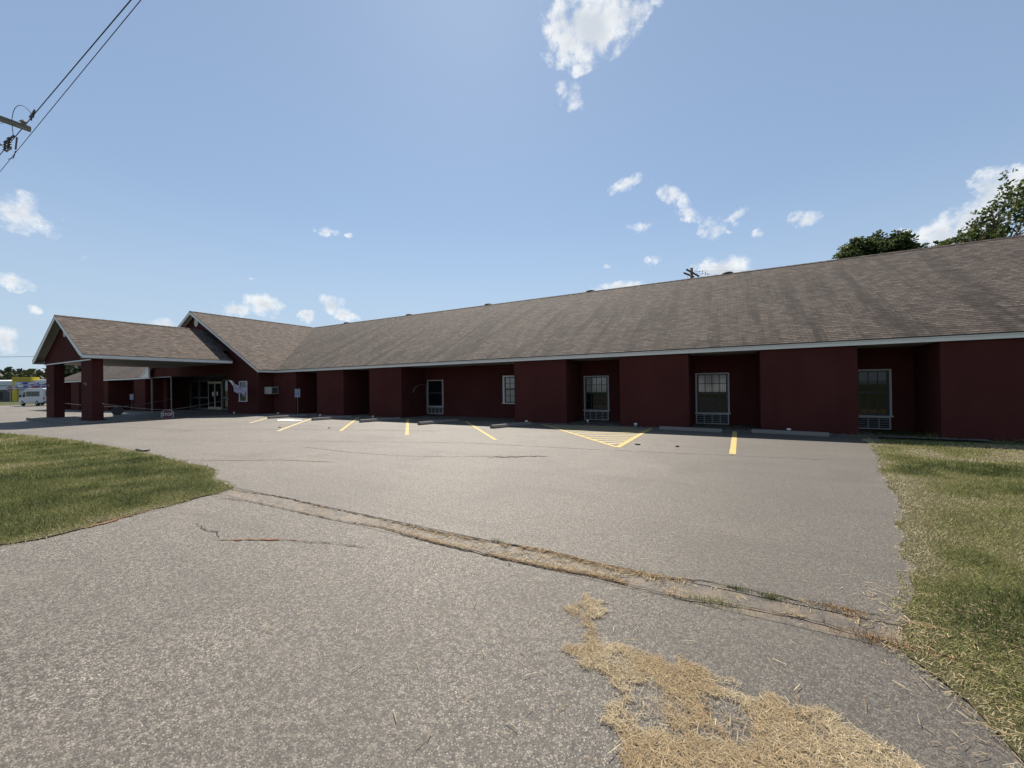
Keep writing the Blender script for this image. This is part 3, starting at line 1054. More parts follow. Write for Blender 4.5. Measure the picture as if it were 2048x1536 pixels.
window(-13.93, -12.88, .50, 1.85, RY, 1, 1, ('glass', 'glass'), fmat='wframe')
window(-9.36, -8.10, .70, 1.97, RY, 4, 2, ('reflection_pane', 'reflection_pane'), grille=False, thick=.10, fmat='frame', label='window with thick white frame and pale panes')
window(-5.42, -4.36, .45, 1.86, RY, 4, 2, ('reflection_pane', 'glass'))
window(-1.16, -0.06, .43, 1.86, RY, 4, 2, ('reflection_pane', 'glass'))
window(3.16, 4.24, .43, 1.85, RY, 4, 2, ('glass', 'glass'))
window(7.4, 8.5, .43, 1.85, RY, 4, 2, ('glass', 'glass'))
window(11.9, 13.0, .43, 1.85, RY, 4, 2, ('glass', 'glass'))
window(-27.05, -26.16, .77, 2.01, GW, 2, 2, ('glass', 'glass'), grille=False, thick=.10, fmat='frame', label='narrow window with thick white frame in the gable wall')
for x in (-48.9, -58.6, -63.6):
    window(x, x + 1.05, .35, 1.8, RY, 4, 2, ('glass', 'glass'))

# ---- gable vents
def gable_vent(x, y, z, w, h):
    v = MB()
    ring = []
    n_ = 20
    vs, fs = [], []
    for r_, yy in ((1.0, 0.0), (1.0, -.04), (.78, -.04), (.78, -.01)):
        for k in range(n_):
            a = 2 * math.pi * k / n_
            vs.append((x + math.cos(a) * w / 2 * r_, y + yy, z + math.sin(a) * h / 2 * r_))
    for j in range(3):
        for k in range(n_):
            fs.append((j * n_ + k, j * n_ + (k + 1) % n_, (j + 1) * n_ + (k + 1) % n_, (j + 1) * n_ + k))
    fs.append([3 * n_ + k for k in range(n_)])
    v.mesh(vs, fs)
    for k in range(-3, 4):
        zz = z + k * h * .1
        hw = w / 2 * .78 * math.sqrt(max(0, 1 - (k * .2 / .78) ** 2))
        v.box(x - hw, x + hw, y - .03, y - .012, zz - .012, zz + .02)
    return part(v, 'gable_vent', M['white'])


gable_vent(-32.46, GW, 6.2, .50, .62)

# ---- wall air conditioner on the return wall
a = MB()
a.box(-24.939, -24.2, 13.93, 14.37, 1.19, 1.62)
ac = part(a, 'wall_air_conditioner', M['grime'], bevel=.012)
a = MB()
a.box(-24.2, -24.185, 13.97, 14.33, 1.23, 1.58)
g_ = part(a, 'grille', M['dark'], ac)
a = MB()
for k in range(7):
    a.box(-24.185, -24.175, 13.98, 14.32, 1.255 + k * .05, 1.265 + k * .05)
a.box(-24.2, -24.17, 13.93, 13.97, 1.19, 1.62)
a.box(-24.2, -24.17, 14.24, 14.27, 1.23, 1.58)
part(a, 'louvre', M['dim_frame'], ac)
# bent conduit beside the first window
a = MB()
a.tube([(-14.13, RY - .9, 1.20), (-14.08, RY - .8, 1.45), (-14.02, RY - .5, 1.62), (-13.98, RY - .08, 1.60), (-13.98, RY - .04, 1.2), (-13.98, RY - .04, .15)], .012, 6)
part(a, 'conduit', M['metal'])
M['ventmetal'] = mat('dark_vent_metal', (.03, .028, .026), .8)
# roof vents showing over the ridge
for k, x in enumerate((-28.45, -21.4, -14.3, -7.2, -0.1)):
    v = MB()
    vs, fs = [], []
    for j, (rr_, zz) in enumerate(((.30, -.10), (.30, .01), (.24, .07), (.12, .10), (.001, .11))):
        for q in range(14):
            an = 2 * math.pi * q / 14
            vs.append((x + rr_ * math.cos(an), 22.78 + rr_ * math.sin(an), 6.96 + zz))
    for j in range(4):
        for q in range(14):
            fs.append((j * 14 + q, j * 14 + (q + 1) % 14, (j + 1) * 14 + (q + 1) % 14, (j + 1) * 14 + q))
    v.mesh(vs, fs, True)
    part(v, 'roof_vent', M['ventmetal'])

# ---- portico
PX0, PX1, PY0, PY1 = -35.17, -26.99, 6.68, 13.18
PC = (PX0 + PX1) / 2
PR, PE, PB = 5.54, 3.295, 3.105
ps = (PR - PE) / ((PX1 - PX0) / 2)
mb = MB()
s_ = math.sin(math.atan(ps))


def pslope(mb, pts, thick=.03):
    uvs = [(p[1], (p[2] - PE) / s_) for p in pts]
    mb.poly(pts, uvs)
    mb.poly([(p[0], p[1], p[2] - thick) for p in pts][::-1], uvs[::-1])
    for i in range(len(pts)):
        a, b = pts[i], pts[(i + 1) % len(pts)]
        mb.poly([(a[0], a[1], a[2] - thick), (b[0], b[1], b[2] - thick), b, a], [(0, 0)] * 4)


pslope(mb, [(PX1, PY0, PE), (PX1, PY1, PE), (PC, PY1, PR), (PC, PY0, PR)])
pslope(mb, [(PX0, PY1, PE), (PX0, PY0, PE), (PC, PY0, PR), (PC, PY1, PR)])
# narrower link to the gable wall
k = 1.3
pslope(mb, [(PX1 - k, PY1, PE + k * ps), (PX1 - k, GW, PE + k * ps), (PC, GW, PR), (PC, PY1, PR)])
pslope(mb, [(PX0 + k, GW, PE + k * ps), (PX0 + k, PY1, PE + k * ps), (PC, PY1, PR), (PC, GW, PR)])
yy = PY0
while yy < PY1 - .3:
    for sgn in (-1, 1):
        mb.poly([(PC, yy, PR + .02), (PC, yy + .3, PR + .012), (PC + sgn * .15, yy + .3, PR - .15 * ps + .012), (PC + sgn * .15, yy, PR - .15 * ps + .018)], [(yy, 3), (yy + .3, 3), (yy + .3, 3.1), (yy, 3.1)])
    yy += .3
part(mb, 'portico_roof', M['shingle_clean'])
mb = MB()
mb.box(PX1 - .03, PX1 - .005, PY0 + .01, PY1, PB, PE - .034)
mb.box(PX0 + .005, PX0 + .03, PY0 + .01, PY1, PB, PE - .034)
mb.box(PX0 + .03, PX1 - .03, PY1 - .02, PY1, PB + .02, PE - .04)
for sgn in (-1, 1):
    xe = PC + sgn * (PX1 - PC - .006)
    mb.prism([(PC, PY0 + .005, PR - .034), (xe, PY0 + .005, PE - .034), (xe, PY0 + .005, PB), (PC + sgn * (3.6), PY0 + .005, PB + .16), (PC, PY0 + .005, PR - .21)], (0, .03, 0))
part(mb, 'portico_fascia', M['white'])
mb = MB()
mb.box(PX0 + .03, PX1 - .03, 7.10, PY1 - .02, PB, PB + .02)
# sloping soffit under the gable overhang
for sgn in (-1, 1):
    xe = PC + sgn * (PX1 - PC - .04)
    mb.prism([(PC, PY0 + .036, PR - .05), (xe, PY0 + .036, PE - .05), (xe, PY0 + .036, PE - .07), (PC, PY0 + .036, PR - .07)], (0, .39, 0))
mb.box(PX0 + .03, -34.76, PY0 + .036, 7.09, PB, PB + .02)
mb.box(-27.45, PX1 - .03, PY0 + .036, 7.09, PB, PB + .02)
part(mb, 'portico_ceiling', M['soffit'])
mb = MB()
mb.prism([(-34.76, 7.09, PB - .05), (-27.45, 7.09, PB - .05), (-27.45, 7.09, PE + .1), (PC, 7.09, PR - .09), (-34.76, 7.09, PE + .1)], (0, .18, 0))
part(mb, 'portico_gable', M['red'])
mb = MB()
mb.box(-34.77, -27.44, 7.065, 7.088, PB - .075, PB - .012)
part(mb, 'gable_trim', M['frame'])
gable_vent(-31.2, 7.09, 4.73, .37, .62)
for (x0, x1) in ((-34.7, -33.3), (-28.95, -27.45)):
    for (y0, y1) in ((7.11, 7.53),):
        mb = MB()
        zb = gz(x0) - .1
        mb.box(x0, x1, y0, y1, zb, PB - .01)
        vs = [(x0 - .07, y0 - .07, zb), (x1 + .07, y0 - .07, zb), (x1 + .07, y1 + .07, zb), (x0 - .07, y1 + .07, zb)]
        mb.prism(vs, (0, 0, .22))
        part(mb, 'column', M['red'], bevel=.02)
# small white wall lamps on the columns
for (x, y) in ((-28.2, 7.11), (-34.1, 7.11)):
    mb = MB()
    mb.box(x - .04, x + .04, y - .02, y, 1.80, 1.94)
    mb.tube([(x, y - .018, 1.90), (x, y - .07, 1.90), (x, y - .09, 1.86)], .028, 8)
    part(mb, 'wall_lamp', M['lampwhite'])

# raised island under the front columns
mb = MB()
zi = gz(-30)
mb.prism([(-35.4, 6.48, zi - .1), (-26.5, 6.48, zi - .1), (-26.1, 6.95, zi - .1), (-26.5, 8.05, zi - .1), (-35.4, 8.05, zi - .1), (-35.8, 7.25, zi - .1)], (0, 0, .19))
isl = mb.build('kerb_island', M['concrete'], bevel=.03)
isl['kind'] = 'structure'


# ================================================================ separate things
def text_mesh(s, size, name, mt, parent, loc, rot, depth=0.002, sx=1.0):
    cu = bpy.data.curves.new(name, 'FONT')
    cu.body = s
    cu.size = size
    cu.align_x = 'CENTER'
    cu.align_y = 'CENTER'
    cu.extrude = depth
    cu.offset = size * 0.02
    tmp = bpy.data.objects.new(name, cu)
    col.objects.link(tmp)
    bpy.context.view_layer.update()
    me = bpy.data.meshes.new_from_object(tmp.evaluated_get(bpy.context.evaluated_depsgraph_get()))
    bpy.data.objects.remove(tmp)
    me.materials.clear()
    me.materials.append(mt)
    o = bpy.data.objects.new(name, me)
    col.objects.link(o)
    o.parent = parent
    o.location = loc
    o.rotation_euler = rot
    o.scale = (sx, 1, 1)
    return o


def octagon(r):
    return [(0, r * math.cos(math.pi / 8 + k * math.pi / 4) / math.cos(math.pi / 8), r * math.sin(math.pi / 8 + k * math.pi / 4) / math.cos(math.pi / 8)) for k in range(8)]


def stop_sign(name, loc, rz, r, pole=0.0, face=True, tilt=0.0, cat='stop sign', label=''):
    e = empty(name, loc, rz)
    e.rotation_euler = (tilt, 0, rz)
    tag(e, label, cat)
    b = MB()
    b.prism(octagon(r), (-.004, 0, 0))
    b.build('plate', M['signwhite'] if face else M['signback'], e)
    if face:
        b = MB()
        b.prism([(0.0005, y, z) for (_, y, z) in octagon(r * .91)], (.002, 0, 0))
        b.build('red_face', M['stopred'], e)
        text_mesh('STOP', r * .80, 'lettering', M['signwhite'], e, (.0045, 0, 0), (R(90), 0, R(90)), .001, .86)
    if pole:
        b = MB()
        b.box(-.035, -.005, -.02, .02, -pole, r * .8)
        b.build('pole', M['metal'], e)
    return e


# rope barriers hung between the front columns and the building, one each side of the portico
def rope(pts, label):
    e = empty('rope_barrier', pts[0])
    tag(e, label, 'rope barrier', 'rope barriers under the portico')
    b = MB()
    P = []
    for (a, c) in zip(pts[:-1], pts[1:]):
        for k in range(8):
            t = k / 8
            q = Vector(a).lerp(Vector(c), t)
            q.z -= .05 * math.sin(math.pi * t)
            P.append(q - Vector(pts[0]))
    P.append(Vector(pts[-1]) - Vector(pts[0]))
    b.tube(P, .014, 6)
    b.build('rope', M['rope'], e)
    for q in (P[0], P[-1]):
        b = MB()
        b.tube([q + Vector((-.04, 0, 0)), q + Vector((.04, 0, 0))], .03, 8)
        b.build('hook', M['metal'], e)


rope([(-27.43, 7.5, .87), (-27.5, 10.1, .40), (-28.4, 13.58, .85)], 'sagging grey rope holding the red stop sign, from the right front column to the building')
rope([(-34.4, 7.52, .87), (-34.4, 10.1, .48), (-36.3, 13.57, .85)], 'sagging grey rope with a dark disc sign on the far side of the portico')
stop_sign('hanging_stop_sign', (-27.5, 10.1, .15), R(-8), .275, label='faded red stop sign hanging low from the rope under the portico')
stop_sign('hanging_sign', (-34.4, 10.07, .23), R(-4), .28, face=False, cat='sign', label='dark back of a round sign hanging from the far rope of the portico')
stop_sign('stop_sign', (-90.6, 15.15, 2.05), R(-12), .36, pole=2.6, label='distant red stop sign on a post in front of the yellow shop at far left')


M['shaded_signwhite'] = mat('shade_dimmed_sign_sheet', (.27, .28, .28), .5)  # white sign plate with the shade at the wall put into its colour
# accessible parking signs
def wheelchair_sign(loc, label):
    e = empty('parking_sign', loc)
    e.rotation_euler = (0, 0, R(28))
    tag(e, label, 'parking sign')
    b = MB()
    b.box(-.155, .155, -.006, 0, 1.0, 1.48)
    b.build('plate', M['shaded_signwhite'], e, bevel=.003)
    b = MB()
    b.box(-.10, .10, -.009, -.0065, 1.06, 1.26)
    b.build('blue_panel', M['signblue'], e)
    b = MB()          # wheelchair figure
    b.tube([(-.01, -.012, 1.255), (-.01, -.0125, 1.256)], .018, 8)
    b.bar((-.01, -.011, 1.235), (0.0, -.011, 1.165), .02, .003, (0, 1, 0))
    b.bar((0.0, -.011, 1.165), (.045, -.011, 1.16), .016, .003, (0, 1, 0))
    b.bar((.045, -.011, 1.16), (.07, -.011, 1.10), .016, .003, (0, 1, 0))
    for k in range(9):
        a0, a1 = R(100 + k * 26), R(126 + k * 26)
        b.bar((math.cos(a0) * .055 - .005, -.011, 1.125 + math.sin(a0) * .055), (math.cos(a1) * .055 - .005, -.011, 1.125 + math.sin(a1) * .055), .012, .003, (0, 1, 0))
    b.build('wheelchair_symbol', M['signwhite'], e)
    text_mesh('RESERVED', .05, 'lettering', M['signblue'], e, (0, -.009, 1.425), (R(90), 0, 0), .001)
    text_mesh('PARKING', .05, 'lettering', M['signblue'], e, (0, -.009, 1.355), (R(90), 0, 0), .001)
    b = MB()
    b.box(-.02, .02, .001, .03, -.2, 1.46)
    b.build('post', M['signback'], e)


wheelchair_sign((-21.85, 14.05, 0), 'white and blue wheelchair parking sign on a thin dark post beside the wall air conditioner')
wheelchair_sign((-45.4, 14.2, gz(-45.4)), 'small white and blue parking sign on a post by the far left wing')

# wheel stops
stops = [((-20.45, 11.62), (-20.05, 13.30)), ((-17.12, 11.70), (-16.62, 13.44)), ((-14.03, 11.80), (-13.40, 13.52)), ((-10.80, 11.88), (-10.20, 13.66)), ((-7.43, 11.88), (-6.70, 13.60)), ((-2.03, 13.62), (-.28, 13.44)), ((.53, 13.74), (2.27, 13.50))]
where = ['by the corner wall under the air conditioner, leftmost of the row', 'second from the left, beside the wheelchair sign bay', 'third from the left, in front of the narrow wall panel', 'at the wide recess with the dark window', 'just left of the yellow hatched area', 'wholly in shadow just right of the yellow hatching', 'wholly in shadow, the last before the grass on the right']


def stop_mesh():
    b = MB()
    L = .90
    prof = [(-.12, 0), (.12, 0), (.12, .035), (.055, .115), (-.055, .115), (-.12, .035)]
    b.prism([(-L, y, z) for (y, z) in prof], (2 * L, 0, 0))
    return b


for k, ((a, b), w) in enumerate(zip(stops, where)):
    cx, cy = (a[0] + b[0]) / 2, (a[1] + b[1]) / 2
    if k == 0:
        st0 = stop_mesh().build('wheel_stop', M['stopcrete'], None, bevel=.012)
        o = st0
    else:
        o = st0.copy()
        col.objects.link(o)
    o.location = (cx, cy, gz(cx) + .004)
    o.rotation_euler = (R(random.Random(k).uniform(-1, 1)), 0, math.atan2(b[1] - a[1], b[0] - a[0]))
    tag(o, 'grey concrete wheel stop ' + w, 'wheel stop', 'concrete wheel stops along the wall')

# short pale pipe stubs standing along the wall foot
stubs = [(-26.9, 13.2, 'under the narrow gable window'), (-23.0, 13.6, 'by the corner under the air conditioner'), (-18.79, 13.3, 'in front of the first full wall panel'), (-15.45, 13.81, 'in front of the second full wall panel'), (-7.05, 13.9, 'left of the yellow hatching'), (-4.92, 15.0, 'in the recess behind the yellow hatching'), (-2.92, 14.1, 'on the yellow hatched area by the wall'), (1.47, 14.25, 'behind the last wheel stop')]
for k, (x, y, w) in enumerate(stubs):
    rr = random.Random(40 + k)
    b = MB()
    h = .10 + rr.random() * .04
    b.tube([(0, 0, -.02), (0, 0, h * .55), (0, 0, h * .56), (0, 0, h * .9), (0, 0, h)], [.045, .042, .058, .056, .03], 10)
    o = b.build('pipe_stub', M['signwhite'])
    o.location = (x, y, gz(x) + .012)
    o.rotation_euler = (R(rr.uniform(-8, 8)), R(rr.uniform(-8, 8)), 0)
    tag(o, 'short pale pipe stub with a cap ' + w, 'pipe', 'pale pipe stubs along the wall')

# flag on a short staff fixed to the gable wall
fl = empty('flag', (-28.2, 13.58, 2.12))
tag(fl, 'faded purple and white patterned flag drooping from a short staff on the gable wall', 'flag')
b = MB()
b.tube([(0, 0, 0), (1.32, -.68, -.02)], .013, 6)
b.build('staff', M['metal'], fl)
M['flag'] = mat('faded_flag_cloth', rough=.8)
n = NT(M['flag'])
uv = n.uvc()
sp = n.new('ShaderNodeSeparateXYZ')
n.link(uv, sp.inputs[0])
strp = n.m('GREATER_THAN', n.m('FRACT', n.m('MULTIPLY', sp.outputs['Y'], 6.5)), .5)
blot = n.rng(n.noise(uv, 8, 3, .7), .48, .56)
c_ = n.mix(n.m('MULTIPLY', n.m('MAXIMUM', strp, blot), .9), (.78, .74, .80), (.16, .13, .26))
canton = n.m('MULTIPLY', n.m('LESS_THAN', sp.outputs['X'], .09), n.m('LESS_THAN', sp.outputs['Y'], .5))
n.color(n.mix(canton, c_, (.75, .75, .75)))
b = MB()
nu, nv = 18, 10
vs, uvs = [], []
A0, A1 = Vector((.12, -.22, .03)), Vector((.33, -.62, .12))
for i in range(nu + 1):
    for j in range(nv + 1):
        u_, v_ = i / nu, j / nv
        # hoist runs down from the staff; cloth blows to the right and sags
        ha = Vector((1.30, -.68, -.05)).lerp(Vector((1.92, -.70, -.70)), v_)
        fly = Vector((3.2, -.66, -.62 - .42 * v_))
        p = ha.lerp(fly, u_) + Vector((0, .09 * math.sin(u_ * 9 + v_ * 3), .03 * math.sin(u_ * 13) * (1 - u_)))
        vs.append(p)
        uvs.append((u_, v_))
for i in range(nu):
    for j in range(nv):
        q = [i * (nv + 1) + j, (i + 1) * (nv + 1) + j, (i + 1) * (nv + 1) + j + 1, i * (nv + 1) + j + 1]
        b.poly([vs[t] for t in q], [uvs[t] for t in q], True)
b.build('cloth', M['flag'], fl)

# ---------------------------------------------------------------- utility pole, left (its arm and wires enter the picture)
def insulator(b, p, d=(0, 0, 1), L=.2, r=.06, sheds=4):
    p, d = Vector(p), Vector(d).normalized()
    pts, rad = [], []
    for k in range(sheds):
        for t, rr in ((0, .45), (.3, 1.0), (.55, .5)):
            pts.append(p + d * L * (k + t) / sheds)
            rad.append(r * rr)
    pts.append(p + d * L)
    rad.append(r * .4)
    b.tube(pts, rad, 8)


W1A, W1B = Vector((-21.45, 3.41, 9.5)), Vector((-10.65, 3.38, 9.5))
W2A, W2B = Vector((-23.1, 3.67, 9.5)), Vector((-10.5, 3.48, 9.5))
up_ = empty('utility_pole', (-18.35, 2.0, gz(-18)))
tag(up_, 'weathered utility pole beside the left lawn whose crossarm juts into the top left', 'utility pole')


def upart(b, name, mt):
    return b.build(name, mt, up_, loc=(18.35, -2.0, 0))


b = MB()
b.tube([(-18.35, 2.0, -.3), (-18.35, 2.0, 10.6)], [.17, .12], 14)
upart(b, 'pole', M['wood'])
b = MB()
b.bar((-18.30, 0.5, 9.38), (-18.30, 3.49, 9.38), .11, .13)
upart(b, 'crossarm', M['greywood'])
b = MB()
b.bar((-18.3, 2.1, 8.7), (-18.3, 3.0, 9.3), .03, .006)
upart(b, 'brace', M['metal'])
for p in ((-18.28, 3.34, 9.42), (-18.28, 1.3, 9.42), (-18.28, .62, 9.42)):
    b = MB()
    insulator(b, p, (0, 0, 1), .15, .085, 2)
    upart(b, 'insulator', M['greywood'])
b = MB()
cx_ = Vector((-19.55, 3.28, 9.05))
insulator(b, cx_, (.25, 0, 1), .36, .075, 5)
insulator(b, cx_ + Vector((-.28, -.03, .02)), (.25, 0, 1), .30, .06, 4)
b.bar(cx_ + Vector((.26, .06, .38)), cx_ + Vector((-.26, -.02, .30)), .04)
b.bar(cx_ + Vector((.28, .0, -.03)), cx_ + Vector((-.3, 0, .02)), .035)
b.bar(cx_ + Vector((.2, .1, -.02)), cx_ + Vector((.26, .12, .36)), .03)
b.tube([cx_ + Vector((.22, .1, -.05)), cx_ + Vector((-.05, .1, -.2)), cx_ + Vector((-.35, .05, -.18))], .012, 6)
upart(b, 'fuse_cutout', M['porcelain'])
b = MB()
b.bar(cx_ + Vector((-.25, -.1, .15)), Vector((-18.35, 2.05, 9.2)), .04)
upart(b, 'mounting_bracket', M['metal'])
b = MB()
k0 = Vector((-17.55, 3.38, 9.5))
b.bar(k0 + Vector((-.22, 0, 0)), k0 + Vector((.16, 0, .02)), .05)
b.bar(k0 + Vector((.02, 0, -.09)), k0 + Vector((.12, .02, .12)), .035)
b.bar(k0 + Vector((-.16, 0, -.11)), k0 + Vector((-.06, .02, .09)), .03)
upart(b, 'wire_clamp', M['porcelain'])
b = MB()
jp = []
for k in range(15):
    t = k / 14
    a = math.pi * t
    jp.append(k0.lerp(cx_ + Vector((.25, .05, .4)), t) + Vector((-.45 * math.sin(a) * (t), -.10 * math.sin(a), .62 * math.sin(a) * (1 - t * .3))))
b.tube(jp, .008, 5)
upart(b, 'jumper_wire', M['cable'])


def wire(a, c, x0, x1, r, label, sag=0.5):
    d = (c - a) / (c.x - a.x)
    b = MB()
    P = []
    for k in range(41):
        x = x0 + (x1 - x0) * k / 40
        q = a + d * (x - a.x)
        P.append(q)
    b.tube(P, r, 6)
    o = b.build('power_line', M['cable'])
    tag(o, label, 'power line', 'overhead power lines at the top left')


wire(W1A, W1B, -75, 30, .011, 'dark overhead wire running over the crossarm, upper of the two')
wire(W2A, W2B, -75, 30, .008, 'thin overhead wire passing below and right of the crossarm tip')

# far thin line over the distant trees
b = MB()
P = []
for k in range(25):
    t = k / 24
    P.append(Vector((-230 + 150 * t, 10 + 62 * t, 12.6 - 1.2 * math.sin(math.pi * t) + .4 * t)))
b.tube(P, .05, 4)
o = b.build('power_line', M['cable'])
tag(o, 'faint thin wire crossing the sky low above the distant wooded hill', 'power line')

# ---------------------------------------------------------------- utility pole behind the roof
bp = empty('utility_pole', (-3.45, 45, 0))
tag(bp, 'dark utility pole top with two crossarms showing above the long roof ridge', 'utility pole')
OFF = (3.45, -45, 0)
b = MB()
b.tube([(-3.45, 45, -.3), (-3.45, 45, 13.4)], [.20, .145], 10)
b.build('pole', M['wood'], bp, loc=OFF)
for (a, c) in (((-4.06, 43.9, 12.72), (-3.30, 46.1, 12.72)), ((-3.80, 43.7, 12.98), (-2.86, 46.4, 12.80))):
    b = MB()
    b.bar(a, c, .11, .15)
    b.build('crossarm', M['wood'], bp, loc=OFF)
b = MB()
for (x, z) in ((-2.70, 12.98), (-2.45, 12.98), (-2.42, 12.74), (-2.16, 12.76), (-2.18, 12.58), (-1.95, 12.6)):
    insulator(b, (x, 45.2, z - .05), (0, 0, 1), .13, .06, 2)
b.build('insulator', M['porcelain'], bp, loc=OFF)
b = MB()
for z0, x0, x1 in ((13.02, -3.4, 3.5), (12.80, -3.2, 4), (12.62, -2.9, 4)):
    b.tube([(x0, 45.2, z0), (-2.5, 45.2, z0 - .02), (x1, 45.8, z0 - .75)], .013, 5)
b.tube([(-3.85, 45, 12.6), (-3.75, 45, 12.0), (-3.6, 45, 11.2)], .01, 5)
b.build('wire', M['cable'], bp, loc=OFF)

# ---------------------------------------------------------------- minibus
M['buswhite'] = mat('white_vehicle_paint', (.50, .51, .52), .3)
M['busglass'] = mat('tinted_vehicle_glass', (.010, .011, .013), .25, 0, .25)
M['tail'] = mat('red_lamp', (.35, .02, .02), .3)
bus = empty('minibus', (-90.69, 15.91, -.45), R(10))
tag(bus, 'white minibus with a band of dark tinted windows parked by the far shop', 'minibus')
prof = [(0.0, .45), (0.0, .95), (.15, 1.12), (.95, 1.25), (1.40, 2.05), (1.75, 2.38), (2.2, 2.46), (6.1, 2.50), (6.25, 2.35), (6.3, .55), (6.1, .42), (.1, .38)]
b = MB()
b.prism([(x, .0, z) for x, z in prof], (0, 2.1, 0))
b.build('body', M['buswhite'], bus, bevel=.06)
b = MB()
b.box(2.05, 5.45, -.012, .002, 1.35, 2.05)
b.box(2.05, 5.45, 2.098, 2.112, 1.35, 2.05)
w = b.build('side_window', M['busglass'], bus)
b = MB()
for x in (2.9, 3.75, 4.6):
    b.box(x - .02, x + .02, -.016, -.0125, 1.35, 2.05)
b.build('window_divider', M['dark'], w)
b = MB()
b.prism([(1.02, -.012, 1.27), (1.85, -.012, 1.27), (1.85, -.012, 1.98), (1.42, -.012, 1.98)], (0, .014, 0))
b.prism([(.98, .1, 1.30), (.98, 2.0, 1.30), (1.38, 1.95, 2.02), (1.38, .15, 2.02)], (-.02, 0, .01))
b.build('cab_window', M['busglass'], bus)
b = MB()
b.box(6.298, 6.312, .3, 1.8, 1.4, 2.1)
b.build('rear_window', M['busglass'], bus)
for y in (-.02, 2.0):
    b = MB()
    b.box(6.25, 6.33, y + .06, y + .16, .9, 1.25)
    b.build('tail_light', M['tail'], bus)
    b = MB()
    b.box(-.03, .06, y + .1, y + .4 if y < 1 else y - .2, .7, .88)
    b.build('headlight', M['signwhite'], bus)
b = MB()
b.box(-.12, 0.05, .05, 2.05, .40, .58)
b.box(6.28, 6.42, .05, 2.05, .42, .58)
b.build('bumper', M['dark'], bus)
b = MB()
b.box(.9, 1.05, -.25, -.1, 1.25, 1.6)
b.bar((1.05, -.1, 1.35), (1.15, 0, 1.3), .03)
b.build('mirror', M['dark'], bus)
for x in (1.0, 4.75):
    for y in (-.015, 1.9):
        b = MB()
        b.tube([(0, 0, 0), (0, .22, 0)], .37, 20)
        wh = b.build('wheel', M['black'], bus, loc=(x, y, .37))
        b = MB()
        yy = -.012 if y < 1 else .20
        b.tube([(0, yy, 0), (0, yy + .03, 0)], .21, 16)
        b.build('rim', M['metal'], wh)

# ---------------------------------------------------------------- far shop
M['shopwhite'] = mat('white_metal_roofing', (.55, .56, .58), .5)
M['shopyellow'] = mat('yellow_shop_paint', (.62, .47, .02), .6)
M['shopdark'] = mat('shaded_shopfront', (.025, .025, .028), .3)
M['purple'] = mat('banner_purple', (.16, .09, .30), .6)
M['banner'] = mat('banner_lilac', (.50, .46, .60), .6)
M['bred'] = mat('banner_red', (.40, .05, .05), .6)
M['bblue'] = mat('banner_blue', (.04, .07, .35), .6)
shop = empty('shop', (-139.4, 24.0, -.5), R(28.9))
tag(shop, 'low white roofed shop with a yellow tower and purple and red banners', 'shop')
b = MB()
b.box(-34, -.3, 0, 14, 0, 2.6)
b.build('shopfront', M['shopdark'], shop)
b = MB()
b.box(-34.2, -.35, -.15, 14.2, 2.6, 4.55)
b.prism([(-34.2, -.15, 4.55), (-34.2, 14.2, 4.55), (-34.2, 7, 5.0)], (33.8, 0, 0))
b.build('roof', M['shopwhite'], shop)
b = MB()
b.box(-34.25, -.35, -.22, -.16, 3.5, 3.62)
b.build('gutter', M['dim_frame'], shop)
for k in range(6):
    b = MB()
    x = -27 + k * 4.3
    b.box(x, x + 2.6, -.05, 0.0, .5, 2.1)
    b.build('window', M['busglass'], shop)
b = MB()
b.box(-.33, .75, -.3, 1.2, 0, 4.4)
b.box(-.33, 4.05, -.3, 1.2, 4.4, 5.35)
b.build('yellow_tower', M['shopyellow'], shop)
b = MB()
b.box(.0, 3.75, -.34, -.31, 4.52, 5.2)
b.build('sign_panel', mat('ochre_sign_panel', (.45, .29, .02), .6), shop)
b = MB()
b.box(.76, 26, 0, 12, 0, 4.6)
b.build('side_wing', M['shopwhite'], shop)
bn = MB()
bn.box(.35, 15.0, -.42, -.35, 2.75, 4.3)
bn = bn.build('banner', M['banner'], shop)
rr = random.Random(5)
for nm, mt_, cnt in (('purple_print', 'purple', 11), ('red_print', 'bred', 4), ('blue_print', 'bblue', 5), ('white_print', 'signwhite', 8)):
    b = MB()
    for k in range(cnt):
        x = rr.uniform(1, 10.5)
        z = rr.uniform(3.0, 4.05)
        if nm == 'red_print':
            x, z = (4.0, 3.2) if k == 0 else ((8.6, 3.5) if k == 1 else (5.2, 3.1))
        if nm == 'blue_print':
            x, z = (1.9, 3.2) if k == 0 else (x, z)
        wd, hh = rr.uniform(.4, 1.0), rr.uniform(.10, .28)
        pts = [(x + math.cos(a) * wd, -.43 - k * .004 - {'purple_print': 0, 'red_print': .05, 'blue_print': .1, 'white_print': .15}[nm], z + math.sin(a) * hh) for a in [2 * math.pi * q / 12 for q in range(12)]]
        b.prism(pts, (0, .003, 0))
    b.build(nm, M[mt_], bn)

# white house across the street, behind the viewpoint: what the motel windows mirror
hs = empty('house', (3, -34, 0))
tag(hs, 'pale house across the street mirrored in the motel windows', 'house')
b = MB()
b.box(-9, 9, -8, 0, 0, 3.0)
b.build('wall', M['shopwhite'], hs)
b = MB()
b.prism([(-9.6, .6, 3.0), (-9.6, -8.6, 3.0), (-9.6, -4, 5.4)], (19.2, 0, 0))
b.build('roof', M['signback'], hs)
for x in (-6.5, -2.5, 4.5):
    b = MB()
    b.box(x, x + 1.4, -.01, .03, 1.0, 2.4)
    b.build('window', M['busglass'], hs)
b = MB()
b.box(1.2, 2.2, -.01, .03, 0, 2.1)
b.build('door', M['wood'], hs)


